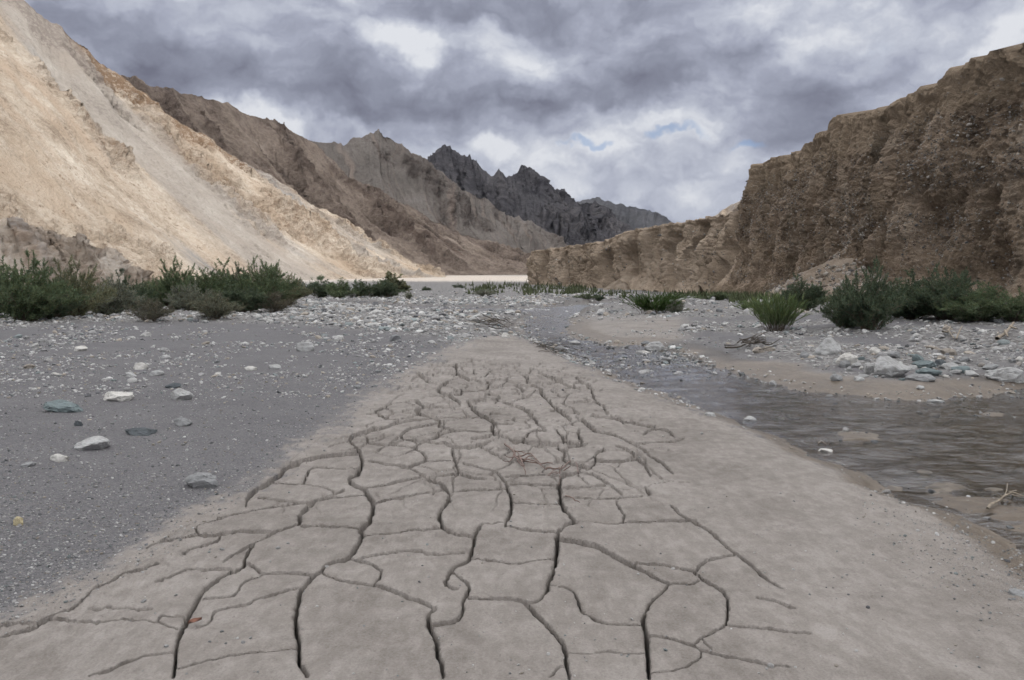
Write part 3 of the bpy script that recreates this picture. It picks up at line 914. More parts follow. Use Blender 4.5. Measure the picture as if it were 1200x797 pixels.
def ground_z(x, y):
    """height of the ground sheet at a plan position"""
    x, y = np.asarray(x, float), np.asarray(y, float)
    r = np.clip(np.interp(y, drow, np.arange(NR)), 0, NR - 1.001)
    c = np.clip(np.interp(x / y, tcol, np.arange(NC)), 0, NC - 1.001)
    r0, c0 = r.astype(int), c.astype(int)
    fr_, fc_ = r - r0, c - c0
    return (GZ[r0, c0] * (1 - fr_) * (1 - fc_) + GZ[r0 + 1, c0] * fr_ * (1 - fc_)
            + GZ[r0, c0 + 1] * (1 - fr_) * fc_ + GZ[r0 + 1, c0 + 1] * fr_ * fc_)


def at(X, Y):
    """the ground point seen at a photo pixel"""
    z = 0.0
    for _ in range(6):
        x, y = G(X, Y, z)
        z = 0.5 * z + 0.5 * float(ground_z(x, y))
    return x, y, z


# stream: one sheet at stream level, a little wider than the channel that holds it
def water_sheet():
    ys = np.concatenate([np.arange(0.7, 26, 0.085), np.linspace(26.2, 110, 120)])
    xs = np.linspace(-1, 1, 210)
    V, Fc = [], []
    for y in ys:
        x0 = np.interp(y, [3, 5, 8, 12, 18, 24, 40, 60, 110], [1.0, 1.4, 1.3, 0.9, 0.3, -0.2, -6, -18, -28])
        x1 = np.interp(y, [3, 6, 12, 18, 24, 40, 60, 110], [18, 18, 15, 9, 6, 6, 14, 26])
        for s in xs:
            V.append((x0 + (x1 - x0) * (s + 1) / 2, y, WZ))
    V = np.array(V)
    ru, rv = V[:, 0] * 0.80 + V[:, 1] * 0.60, V[:, 1] * 0.80 - V[:, 0] * 0.60      # ripples run across the current
    V[:, 2] += 0.012 * fbm(ru * 1.5 + 0.4 * vn(ru, rv, seed=3), rv * 2.8, seed=171, octv=4, gain=0.58) + 0.005 * ridged(ru * 2.0, rv * 4.0, seed=181, octv=2)
    n = len(xs)
    i2 = (np.arange(len(ys) - 1)[:, None] * n + np.arange(n - 1)[None, :]).ravel()
    return V, np.stack([i2, i2 + 1, i2 + n + 1, i2 + n], -1)


wv, wf = water_sheet()
np_obj("stream_water", wv, wf, M_WATER, kind='structure', label="shallow brown stream with a rippled surface reflecting the clouds")


# ------------------------------------------------------------------ mountains
def resample(pts, n, dense=None):
    p = np.asarray(pts, float)
    s = np.concatenate([[0], np.cumsum(np.hypot(np.diff(p[:, 0]), np.diff(p[:, 1])) + 1e-6)])
    t = np.linspace(0, s[-1], n)
    if dense:                                          # most samples where the wall faces the river
        k_ = int(n * 0.86)
        rest_ = n - k_
        na = max(4, int(rest_ * dense[0] / (dense[0] + s[-1] - dense[1])))
        t = np.concatenate([np.linspace(0, dense[0], na, endpoint=False), np.linspace(dense[0], dense[1], k_), np.linspace(dense[1], s[-1], rest_ - na + 1)[1:]])
        return np.stack([np.interp(t, s, p[:, kx]) for kx in range(p.shape[1])], -1), t
    return np.stack([np.interp(t, s, p[:, kx]) for kx in range(p.shape[1])], -1), s[-1]


LIT = []


def grid_normals(Pt):
    du = np.gradient(Pt, axis=0)
    dv = np.gradient(Pt, axis=1)
    n = np.cross(du, dv)
    n /= np.linalg.norm(n, axis=-1, keepdims=True) + 1e-9
    return n


def grid_faces(n, m):
    i2 = (np.arange(n - 1)[:, None] * m + np.arange(m - 1)[None, :]).ravel()
    return np.stack([i2, i2 + m, i2 + m + 1, i2 + 1], -1)


def mountain(name, ridge, foot, n, m, mat, seed, amp, gully, profile=1.15, jag=0.0, jagf=0.05, rock_lo=-0.1, rock_hi=0.5, shift=0.0, label=None, back=1.2, rough=1.0, gsharp=1.0, cap=None):
    """a slope between a skyline and a foot line (both given as pixel + depth), with gullies down it and a far side"""
    R, L = resample([P(*r) for r in ridge], n)
    Fo, _ = resample([P(X, HY, d) for X, d in foot], n)
    Fo[:, 2] = floor_z(Fo[:, 1]) - 1.0
    s = np.linspace(0, L, n)
    if jag:
        j = jag * (ridged(s * jagf, 0 * s + seed, seed=seed + 3, octv=5, gain=0.55) - 0.35)
        R[:, 2] += j
        R[:, 0] += 0.3 * jag * vn(s * jagf * 2, 0 * s, seed=seed + 4)
    mb = max(6, m // 8)
    v = np.concatenate([-np.linspace(1, 0.02, mb), np.linspace(0, 1, m)])
    Pt = np.zeros((n, mb + m, 3))
    fv = np.clip(v, 0, 1)[None, :, None]
    Pt[:] = R[:, None, :] * (1 - fv) + Fo[:, None, :] * fv
    Pt[:, :, 2] = Fo[:, None, 2] + (R[:, None, 2] - Fo[:, None, 2]) * (1 - fv[:, :, 0]) ** profile
    bk = np.clip(-v, 0, 1)[None, :]
    out_ = R - Fo
    out_[:, 2] = 0
    out_ /= np.linalg.norm(out_, axis=-1, keepdims=True) + 1e-9
    hgt_ = (R[:, 2] - Fo[:, 2])[:, None]
    Pt += out_[:, None, :] * (bk * hgt_ * back)[:, :, None]
    Pt[:, :, 2] -= bk * hgt_ * 1.02
    nrm = grid_normals(Pt)
    if nrm[n // 2, -5, 2] < 0:
        nrm = -nrm
    slope_len = np.linalg.norm(R - Fo, axis=-1).mean()
    su = np.repeat(s[:, None], mb + m, 1)
    sv = np.repeat((v * slope_len)[None, :], n, 0)
    su2 = su + shift * sv + amp * 1.2 * fbm(su * gully * 0.5, sv * gully * 0.4, seed=seed + 20, octv=3)
    env = sst(-0.02, 0.16, v)[None, :] * (1 - sst(0.86, 1.0, v))[None, :] + 0.12
    g = ridged(su2 * gully, sv * gully * 0.16, seed=seed, octv=5, gain=0.52)
    rk = sst(rock_lo, rock_hi, fbm(su2 * gully * 0.8, sv * gully * 0.35, seed=seed + 40, octv=5, gain=0.58) + 0.55 * (0.45 - np.clip(v, 0, 1))[None, :])
    tint_rk = rk
    if cap:
        tint_rk = rk + 4.0 * (1 - sst(cap[0] * 0.5, cap[0], v[None, :] + 0.05 * vn(s * 0.06, 0 * s, seed=5)[:, None])) * (1 - sst(cap[1] * 0.6, cap[1], s))[:, None]
    rr = ridged(Pt[:, :, 0] * gully * 3, Pt[:, :, 1] * gully * 3, Pt[:, :, 2] * gully * 3, seed=seed + 60, octv=4, gain=0.58)
    d = amp * env * (gsharp * (g - 0.6) * (0.45 + 0.55 * rk) + 0.38 * rough * rk * (rr - 0.5)) + amp * 0.05 * env * fbm(su * gully * 12, sv * gully * 12, seed=seed + 80, octv=3)
    Pt += nrm * d[:, :, None]
    o = np_obj(name, Pt.reshape(-1, 3), grid_faces(n, mb + m), mat, True,
               {'flow': ('FLOAT_VECTOR', np.stack([su2, sv, 0 * sv], -1).reshape(-1, 3)), 'rock': ('FLOAT', tint_rk.ravel())},
               kind='structure', label=label)
    return o, Pt, v


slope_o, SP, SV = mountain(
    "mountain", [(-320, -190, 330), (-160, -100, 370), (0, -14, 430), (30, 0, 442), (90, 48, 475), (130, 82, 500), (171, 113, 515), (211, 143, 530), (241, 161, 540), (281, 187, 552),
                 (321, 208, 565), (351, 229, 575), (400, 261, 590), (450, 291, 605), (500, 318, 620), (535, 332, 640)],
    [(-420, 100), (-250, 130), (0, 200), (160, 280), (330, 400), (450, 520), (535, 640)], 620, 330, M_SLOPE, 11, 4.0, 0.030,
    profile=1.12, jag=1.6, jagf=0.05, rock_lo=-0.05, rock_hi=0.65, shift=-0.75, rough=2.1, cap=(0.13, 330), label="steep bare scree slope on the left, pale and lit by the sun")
mountain("mountain", [(60, 60, 640), (143, 88, 700), (165, 92, 720), (190, 100, 740), (212, 112, 760), (230, 112, 780), (246, 115, 800), (262, 122, 815), (285, 132, 840), (300, 140, 860),
                      (315, 138, 880), (326, 141, 900), (345, 155, 920), (372, 170, 945), (400, 203, 975), (438, 222, 1010), (475, 239, 1050), (513, 259, 1090), (550, 277, 1120), (590, 288, 1150),
                      (640, 306, 1200), (690, 330, 1260)],
         [(60, 500), (200, 560), (330, 620), (420, 700), (520, 830), (600, 950), (690, 1080)], 640, 260, M_RIDGE, 23, 11.0, 0.024, profile=1.25, jag=3.0, jagf=0.03, shift=-0.7,
         label="brown rocky ridge in cloud shade behind the pale slope")
mountain("mountain", [(300, 150, 1320), (375, 168, 1400), (400, 169, 1420), (413, 165, 1440), (425, 163, 1455), (434, 158, 1465), (443, 154, 1475), (456, 160, 1490), (468, 169, 1500), (479, 178, 1515),
                      (492, 184, 1530), (505, 195, 1545), (532, 214, 1580), (562, 231, 1620), (596, 250, 1670), (626, 263, 1710), (663, 285, 1760), (700, 305, 1800), (740, 325, 1850)],
         [(300, 1050), (420, 1150), (560, 1250), (660, 1400), (740, 1500)], 560, 240, M_PALE, 37, 14.0, 0.020, profile=1.1, jag=4.5, jagf=0.03, shift=-0.2,
         label="grey vertically striped ridge under cloud in the middle of the valley")
mountain("mountain", [(440, 220, 2400), (490, 205, 2450), (505, 192, 2470), (508, 176, 2475), (514, 171, 2480), (521, 168, 2485), (530, 174, 2490), (539, 182, 2500), (547, 186, 2505), (550, 181, 2507), (553, 187, 2510),
                      (566, 195, 2520), (576, 200, 2530), (584, 199, 2535), (592, 204, 2545), (605, 204, 2555), (610, 200, 2560), (614, 195, 2565), (622, 199, 2570), (630, 205, 2580), (641, 218, 2600), (652, 222, 2610),
                      (660, 223, 2620), (672, 232, 2640), (686, 236, 2650), (697, 236, 2660), (712, 243, 2680), (728, 255, 2710), (745, 268, 2740), (775, 285, 2780), (830, 315, 2850)],
         [(440, 1800), (560, 1850), (650, 1950), (720, 2100), (830, 2250)], 620, 240, M_DARK, 53, 26.0, 0.0105, profile=1.0, jag=10, jagf=0.016, shift=-0.1, rock_lo=-0.5, rock_hi=0.2, gsharp=1.4, rough=0.5,
         label="dark jagged rock peaks closing the valley")
mountain("mountain", [(640, 250, 3900), (690, 234, 3950), (701, 233, 3960), (720, 239, 3980), (728, 238, 3990), (739, 243, 4000), (757, 249, 4030), (766, 249, 4040), (776, 253, 4060), (786, 258, 4080), (840, 275, 4150), (960, 300, 4300)],
         [(640, 3200), (760, 3300), (960, 3500)], 260, 100, M_FAR, 67, 30.0, 0.005, profile=1.0, jag=12, jagf=0.012, label="farthest bluish peaks at the end of the valley")
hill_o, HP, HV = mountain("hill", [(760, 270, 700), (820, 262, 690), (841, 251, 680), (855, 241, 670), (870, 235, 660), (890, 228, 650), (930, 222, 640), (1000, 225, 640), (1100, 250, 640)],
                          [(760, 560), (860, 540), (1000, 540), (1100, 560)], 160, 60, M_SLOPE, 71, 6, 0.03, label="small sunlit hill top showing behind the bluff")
terr_o, TP, TV = mountain("terrace", [(-260, 215, 150), (-80, 240, 165), (0, 257, 178), (40, 266, 186), (75, 276, 195), (110, 285, 203), (135, 295, 210), (155, 309, 218), (172, 325, 226), (190, 338, 232)],
                          [(-340, 112), (-100, 130), (0, 146), (100, 175), (190, 226)], 300, 90, M_TERRACE, 83, 2.6, 0.11, profile=0.72, jag=0.8, jagf=0.2, rock_lo=-0.6, rock_hi=0.1, back=4.0,
                          label="low eroded terrace edge at the foot of the pale slope")


# ------------------------------------------------------------------ cliffs of the river terrace on the right
def cliff(name, rows, n, m, mat, seed, amp, label, groove=None, flare=0.55, hollow=(), dense=None, lumpy=1.0):
    """rows: matching base and top points ((bx,by,bz),(tx,ty,tz)) along the wall; a level plateau runs back from the top"""
    b_ = np.array([r[0] for r in rows], float)
    t_ = np.array([r[1] for r in rows], float)
    both, s = resample(np.hstack([t_, b_]), n, dense)
    top, base = both[:, :3], both[:, 3:]
    n = len(s)
    top[:, 2] += 0.28 * fbm(s * 0.7, 0 * s, seed=seed + 1, octv=4) - 0.15
    v = np.linspace(0, 1, m)
    Pt = np.zeros((n, m, 3))
    hx = v ** flare                                        # foot flares out, upper wall near upright
    Pt[:, :, :2] = base[:, None, :2] * (1 - hx)[None, :, None] + top[:, None, :2] * hx[None, :, None]
    Pt[:, :, 2] = base[:, None, 2] + (top[:, None, 2] - base[:, None, 2]) * v[None, :]
    nrm = grid_normals(Pt)
    mid = nrm[n // 2, m // 2]
    c = Pt[n // 2, m // 2]
    if mid[0] * (0 - c[0]) + mid[1] * (0 - c[1]) < 0:
        nrm = -nrm
    H = (top[:, 2] - base[:, 2]).mean()
    su = np.repeat(s[:, None], m, 1)
    sz = np.repeat((v * H)[None, :], n, 0)
    env = 0.35 + 0.65 * np.sin(np.clip(v, 0, 1) * math.pi) ** 0.5
    env = env[None, :]
    butt = ridged(su * 0.085 + 0.35 * vn(su * 0.2, sz * 0.15, seed=seed + 9), sz * 0.02, seed=seed + 2, octv=3)
    flute = ridged(su * 0.30 + 0.5 * vn(su * 0.5, sz * 0.25, seed=seed + 10), sz * 0.05, seed=seed + 3, octv=4, gain=0.6)
    lump = fbm(su * 0.5, sz * 0.42, seed=seed + 4, octv=6, gain=0.58)
    strata = fbm(0 * su + 3, sz * 0.9 + 0.35 * vn(su * 0.15, sz * 0.2, seed=seed + 11), seed=seed + 5, octv=4)
    crumb = fbm(su * 1.5, sz * 1.7, seed=seed + 6, octv=3, gain=0.75)
    d = amp * env * (1.5 * (butt - 0.4) + 0.85 * (flute - 0.4) + lumpy * (0.26 * lump + 0.07 * strata + 0.20 * crumb))
    d = d + amp * 0.35 * sst(0.93, 0.97, v)[None, :]        # crusty lip under the plateau
    if groove:
        for (gs, gw, v0, v1, gd) in groove:
            bend = gs + 0.6 * np.sin(v * 9) * gw
            prof = np.exp(-((su - bend[None, :]) / gw) ** 2)
            d = d - gd * prof * (sst(v0 - 0.04, v0 + 0.05, v) * (1 - sst(v1 - 0.05, v1 + 0.04, v)))[None, :]
    for (hs, hw, hv, hh, hd) in hollow:
        d = d - hd * (1 - sst(0.5, 1.15, np.sqrt(((su - hs) / hw) ** 2 + ((v[None, :] - hv) / hh) ** 2)))
    Pt = Pt + nrm * d[:, :, None]
    back = (top - base)
    back[:, 2] = 0
    back /= np.linalg.norm(back, axis=-1, keepdims=True) + 1e-9
    pl = []
    for q in (1.5, 5, 15, 50):
        r = Pt[:, -1].copy() + back * q
        r[:, 2] = Pt[:, -1, 2] + 0.12 * vn(s * 0.3, 0 * s + q, seed=seed + 8) + 0.02 * q
        pl.append(r)
    full = np.concatenate([Pt, np.stack(pl, 1)], 1)
    m2 = full.shape[1]
    fl = np.stack([np.repeat(s[:, None], m2, 1), np.concatenate([sz, np.full((n, 4), H)], 1), np.zeros((n, m2))], -1)
    o = np_obj(name, full.reshape(-1, 3), grid_faces(n, m2), mat, True, {'flow': ('FLOAT_VECTOR', fl.reshape(-1, 3))}, kind='structure', label=label)
    return o, Pt, nrm, s, v


XW = 37.5
top_px = [(1330, 12), (1240, 38), (1200, 50), (1171, 59), (1141, 70), (1110, 85), (1106, 98), (1076, 105), (1068, 112), (1051, 123), (1016, 131), (981, 138), (976, 152), (946, 170), (942, 177),
          (908, 185), (888, 193)]
rowsH = [((36, 22, 0.9), (38.5, 22, 19.5)), ((35.8, 36, 0.8), (38, 36, 19.5))]
for X, Y in top_px:
    d = XW * F / (X - HX)
    tz = CAM_H + (HY - Y) / F * d
    bx = float(np.interp(d, [30, 60, 80, 100, 112, 118], [35.6, 35.6, 35.4, 34.6, 33.0, 31.0]))
    rowsH.append(((bx, d + 2.0, 0.6), (XW, d, tz)))
rowsH += [((31.2, 122, 0.5), (38.2, 118.5, 20.3)), ((33, 128, 0.5), (40, 122, 20.3)), ((45, 142, 0.5), (50, 134, 20.8)), ((75, 165, 0.5), (78, 158, 21)), ((130, 200, 0.5), (130, 195, 21))]
b0 = np.array([r[1] for r in rowsH])
sH = np.concatenate([[0], np.cumsum(np.hypot(np.diff(b0[:, 0]), np.diff(b0[:, 1])))])


def s_at(X):
    d = XW * F / (X - HX)
    return float(np.interp(d, b0[:19, 1], sH[:19]))


cliff_o, CP, CN, CS, CV = cliff("cliff", rowsH, 1000, 240, M_CLIFF, 201, 0.95, "tall brown conglomerate cliff studded with stones on the right bank",
                                groove=[(s_at(1055), 0.42, 0.13, 0.42, 4.6), (s_at(1030), 1.7, 0.02, 0.40, -1.3), (s_at(1008), 0.6, 0.1, 0.36, 2.2), (s_at(880), 1.6, 0.0, 0.35, 1.6), (s_at(1165), 0.9, 0.05, 0.45, 1.3), (s_at(915), 0.7, 0.15, 0.6, 0.9),
                                        (s_at(962), 0.9, 0.45, 0.9, 1.0)],
                                dense=(s_at(1215), float(sH[19]) + 4), hollow=[(s_at(872), 2.5, 0.03, 0.13, 2.0), (s_at(1185), 2.2, 0.10, 0.16, 1.5), (s_at(1110), 2.2, 0.28, 0.12, 0.9)])
rowsG = [((60, 480, 4), (66, 480, 18)), ((30, 400, 3.5), (36, 400, 17)), ((12, 325, 2), (18, 330, 16))]
for X, Y, d in [(624, 299, 294), (628, 294, 290), (640, 292, 280), (671, 288, 255), (700, 285, 236), (712, 281, 229), (724, 278, 222), (746, 269, 212), (776, 264, 195), (800, 260, 183), (840, 252, 166), (880, 246, 152), (930, 240, 140)]:
    x, y, z = P(X, Y, d)
    rowsG.append(((x - 0.4 - 2.2 * sst(640, 700, X), y - 4.0, 0.9 if d < 260 else 1.6), (x, y, z)))
g0 = np.array([r[1] for r in rowsG])
sG = np.concatenate([[0], np.cumsum(np.hypot(np.diff(g0[:, 0]), np.diff(g0[:, 1])))])
sgx = lambda X: float(np.interp(X, [624, 640, 671, 700, 724, 746, 776, 800, 840], [sG[3], sG[5], sG[6], sG[7], sG[9], sG[10], sG[11], sG[12], sG[13]]))
bluff_o, BP, BN, BS, BV = cliff("bluff", rowsG, 800, 120, M_BLUFF, 301, 1.5, "lower tan earth bluff with vertical gullies beyond the tall cliff",
                                groove=[(sgx(716), 2.6, 0.0, 0.80, 5.0), (sgx(757), 2.2, 0.05, 0.75, 4.5), (sgx(790), 3.2, 0.1, 0.85, 5.0), (sgx(822), 2.2, 0.0, 0.95, 5.0), (sgx(668), 1.8, 0.1, 0.85, 2.5), (sgx(640), 1.2, 0.1, 0.9, 1.5)],
                                dense=(float(sG[2]), sgx(840) + 12), hollow=[(sgx(787), 4.0, 0.30, 0.16, 3.2)], flare=0.40, lumpy=0.75)


# scree fans leaning on the cliffs
def fan(name, apex, radius, height, n, m, mat, seed, label, squash=1.0, facing=(-1, -0.25), spread=2.7):
    ax, ay, az = apex
    fa = math.atan2(facing[1], facing[0])
    th = np.linspace(fa - spread / 2, fa + spread / 2, n)
    r = np.linspace(0, 1, m)
    RR = r[None, :] * radius * (1 + 0.18 * vn(th * 2.3, 0 * th, seed=seed))[:, None]
    X = ax + np.cos(th)[:, None] * RR
    Y = ay + np.sin(th)[:, None] * RR * squash
    Z = az - height * (r[None, :] ** 0.85) + 0.22 * fbm(X * 0.7, Y * 0.7, seed=seed + 3, octv=4) * np.sin(r * math.pi)[None, :] ** 0.5
    Pt = np.stack([X, Y, Z], -1)
    fl = np.stack([th[:, None] * 6 + 0 * RR, RR, 0 * RR], -1)
    o = np_obj(name, Pt.reshape(-1, 3), grid_faces(n, m), mat, True, {'flow': ('FLOAT_VECTOR', fl.reshape(-1, 3))}, kind='structure', label=label)
    return o, Pt


dA = 35.0 * F / (988 - HX)
fan_o, FP = fan("scree_fan", (36.2, dA, CAM_H + (HY - 286) / F * dA), 9.5, CAM_H + (HY - 286) / F * dA + 0.2, 70, 50, M_SCREE, 401, "pale scree fan leaning on the foot of the tall cliff", squash=1.7)
xa, ya, za = P(726, 322, 214)
fan2_o, FP2 = fan("scree_fan", (xa + 1.5, ya + 2, za), 8.5, za, 60, 40, M_SCREE, 411, "low earth heap at the foot of the far bluff", squash=1.3, facing=(-0.6, -1))

# ------------------------------------------------------------------ stones
def ico(sub):
    bm = bmesh.new()
    bmesh.ops.create_icosphere(bm, subdivisions=sub, radius=1.0)
    V = np.array([v.co[:] for v in bm.verts])
    Fc = np.array([[v.index for v in f.verts] for f in bm.faces])
    bm.free()
    return V, Fc


ICO = {s: ico(s) for s in (1, 2, 3, 4)}


def stone_shape(seed, sub, facets=7, lump=0.22):
    r = np.random.default_rng(seed)
    V, Fc = ICO[sub]
    V = V.copy()
    for _ in range(facets):
        nv = r.normal(size=3)
        nv /= np.linalg.norm(nv)
        h = r.uniform(0.55, 0.9)
        d = V @ nv
        V -= np.outer(np.maximum(d - h, 0) * 0.92, nv)
    q = lump * fbm(V[:, 0] * 1.6 + seed, V[:, 1] * 1.6, V[:, 2] * 1.6 + 7, seed=seed % 97, octv=4 if sub > 2 else 2)
    V *= (1 + q)[:, None]
    return V, Fc


TEMPL1 = [stone_shape(500 + i, 1, 4, 0.2) for i in range(8)]
TEMPL2 = [stone_shape(600 + i, 2, 7, 0.2) for i in range(8)]


def scatter_mesh(name, pts, sizes, flat, cols_, templ, mat, seed, normals=None, smooth=False):
    """many stones as one mesh"""
    r = np.random.default_rng(seed)
    n = len(pts)
    which = r.integers(0, len(templ), n)
    Vs, Fs, Cs, off = [], [], [], 0
    for kx, (TV_, TF) in enumerate(templ):
        idx = np.where(which == kx)[0]
        if not len(idx):
            continue
        c = len(idx)
        a = r.uniform(0, 2 * math.pi, c)
        asp = r.uniform(0.65, 1.0, c)
        sc = np.stack([sizes[idx], sizes[idx] * asp, sizes[idx] * flat[idx]], -1)
        v = TV_[None] * sc[:, None, :]
        ca, sa = np.cos(a)[:, None], np.sin(a)[:, None]
        x = v[:, :, 0] * ca - v[:, :, 1] * sa
        y = v[:, :, 0] * sa + v[:, :, 1] * ca
        z = v[:, :, 2] + r.normal(0, 0.18, c)[:, None] * x + r.normal(0, 0.18, c)[:, None] * y
        v = np.stack([x, y, z], -1) + pts[idx][:, None, :]
        nv = TV_.shape[0]
        Vs.append(v.reshape(-1, 3))
        Fs.append((TF[None] + (np.arange(c) * nv)[:, None, None] + off).reshape(-1, 3))
        Cs.append(np.repeat(cols_[idx], nv, 0))
        off += c * nv
    C = np.concatenate(Cs)
    C = np.concatenate([C, np.ones((len(C), 1))], 1)
    return np_mesh(name, np.concatenate(Vs), np.concatenate(Fs), mat, smooth, {'tint': ('FLOAT_COLOR', C)})


def stone_colours(n, r, pale=0.5):
    base = np.array([(0.46, 0.45, 0.43), (0.33, 0.325, 0.315), (0.22, 0.225, 0.225), (0.36, 0.32, 0.27), (0.25, 0.28, 0.275), (0.15, 0.15, 0.155), (0.56, 0.55, 0.53)])
    pr = np.array([0.30, 0.22, 0.12, 0.12, 0.07, 0.04, 0.13])
    c = base[r.choice(len(base), n, p=pr)]
    return c * r.uniform(0.8, 1.12, (n, 1))


r = np.random.default_rng(77)


def sample_px(n, x0, x1, y0, y1, power=1.0):
    """random ground points spread evenly over a patch of the view"""
    X = r.uniform(x0, x1, n)
    Y = y0 + (y1 - y0) * r.uniform(0, 1, n) ** power
    d = CAM_H * F / (Y - HY)
    return (X - HX) / F * d, d


# candidates over the whole floor, kept by what the ground there is
cx, cy = [], []
for args in [(9000, -60, 600, 349, 410), (9000, -60, 560, 385, 800), (17000, 600, 1260, 349, 480), (6000, 340, 640, 350, 405), (3500, 560, 1260, 395, 700), (4000, 380, 760, 345, 362), (16000, -60, 540, 374, 470), (5000, 600, 840, 392, 430)]:
    a, bb = sample_px(*args)
    cx.append(a)
    cy.append(bb)
cx, cy = np.concatenate(cx), np.concatenate(cy)
z_, g_, c_, w_, gt_, sm_, sw_ = covers(cx, cy)
zz = ground_z(cx, cy)
u = r.uniform(0, 1, len(cx))
pr_c = np.clip(c_ * 1.0, 0, 1) * (sw_ > 0)                                                    # cobble ground
pr_g = np.clip(g_ * 0.55 * (1 - c_) * sst(5.0, 16.0, cy), 0, 1)                                         # scattered on gravel
pr_w = np.where((sw_ < 0.4) & (sw_ > -2.5), 0.5 * np.exp(-np.abs(sw_) / 0.35) + 0.16 + 0.30 * sst(15, 18, cy) * sst(27, 22, cy) * sst(0.1, 0.5, fbm(cx * 0.5, cy * 0.35, seed=811, octv=3)), 0)      # along the water's edge
clump = sst(-0.25, 0.6, fbm(cx * 0.55, cy * 0.3, seed=801, octv=4, gain=0.65))
pr = np.maximum(np.maximum(pr_c * (0.35 + 0.65 * clump), pr_g * clump), pr_w)
pr = np.where((sw_ < 0) & (zz > WZ - 0.05) & (cy < 13), np.maximum(pr, 0.35), pr)
pr = np.where((sm_ < -0.05) & (sw_ > 0.5), 0, pr)
keep = u < pr
cx, cy, zz, c_, g_, sw_ = cx[keep], cy[keep], zz[keep], c_[keep], g_[keep], sw_[keep]
px_sz = np.exp(r.normal(math.log(3.4), 0.55, len(cx)))                            # width as seen, in photo pixels
size = np.clip(px_sz * cy / F * 0.5, 0.012, 0.34) * np.where(c_ > 0.4, 1.0, 0.68)
size = np.minimum(size, 0.05 + 0.012 * cy)
flat = r.uniform(0.35, 0.7, len(cx))
zz = np.where((sw_ < 0) & (cy > 14), np.maximum(zz, WZ - size * flat * r.uniform(-0.1, 1.2, len(cx))), zz)
pts = np.stack([cx, cy, zz + size * flat * 0.35], -1)
colr = stone_colours(len(cx), r)
colr[(sw_ < 0.12)] *= 0.75
colr = np.maximum(colr, 0.12)
seen = size / cy
order2 = np.argsort(-seen)
NIND = 190
ind, rest = order2[:NIND], order2[NIND:]
far_m = cy[rest] > 22
print("stones", len(cx))
put(bpy.data.objects.new("cobbles", scatter_mesh("cobbles", pts[rest], size[rest], flat[rest], colr[rest], TEMPL1, M_STONES, 3)), kind='stuff',
    label="pale river cobbles strewn over the bars and stream banks", cat="cobbles")
tm = [np_mesh("stone", V, Fc, M_STONE, False) for V, Fc in TEMPL2]
for i in ind:
    o = bpy.data.objects.new("stone", tm[int(r.integers(0, 8))])
    o.location = pts[i]
    s_ = size[i]
    o.scale = (s_, s_ * r.uniform(0.65, 1), s_ * flat[i])
    o.rotation_euler = (r.normal(0, 0.15), r.normal(0, 0.15), r.uniform(0, 6.28))
    o.color = (*colr[i], 1)
    X = HX + F * cx[i] / cy[i]
    if sw_[i] < 0.35 and cy[i] < 30:
        lb, gp = "small stone lying along the edge of the brown stream", "small stones along the stream edge"
    elif X > 600 and cx[i] > 0:
        lb, gp = "loose pale cobble on the far stony bank below the cliff", "loose cobbles on the far bank"
    elif c_[i] > 0.4:
        lb, gp = "pale cobble among many on the cobble bar left of the stream", "cobbles on the left cobble bar"
    else:
        lb, gp = "small stone scattered on the dark gravel flat at left", "small stones on the gravel flat"
    lum_ = colr[i].mean()
    tone = "white" if lum_ > 0.46 else "pale grey" if lum_ > 0.33 else "mid grey" if lum_ > 0.2 else "dark"
    lb = lb.replace("small stone", "small " + tone + " stone").replace("loose pale cobble", "loose " + tone + " cobble")
    if lb.startswith("pale cobble"):
        lb = tone + lb[4:]
    put(o, label=lb, cat="stone", group=gp)

# fine pebbles on the near gravel and the gritty stream margin
nx, ny = sample_px(30000, -60, 560, 420, 812, 0.8)
n2x, n2y = sample_px(4500, 1000, 1260, 560, 790)
n3x, n3y = sample_px(520, 150, 1150, 440, 800)                                       # crumbs of earth and grit on the mud
nx, ny = np.concatenate([nx, n2x, n3x]), np.concatenate([ny, n2y, n3y])
crumb = np.arange(len(nx)) >= len(nx) - 520
z_, g_, c_, w_, gt_, sm_, sw_ = covers(nx, ny)
kp = ((r.uniform(0, 1, len(nx)) < np.maximum(g_ * 0.8, gt_ * 0.75)) | crumb) & (sw_ > 0.0)
nx, ny = nx[kp], ny[kp]
ps = np.clip(np.exp(r.normal(math.log(0.0065), 0.42, len(nx))), 0.003, 0.022) * (0.6 + 0.06 * ny)
pf = r.uniform(0.45, 0.8, len(nx))
pc = stone_colours(len(nx), r) * 0.75
put(bpy.data.objects.new("gravel", scatter_mesh("gravel", np.stack([nx, ny, ground_z(nx, ny) + ps * pf * 0.3], -1), ps, pf, pc, TEMPL1, M_STONES, 5)), kind='stuff',
    label="fine grey gravel covering the flat beside the mud", cat="gravel")

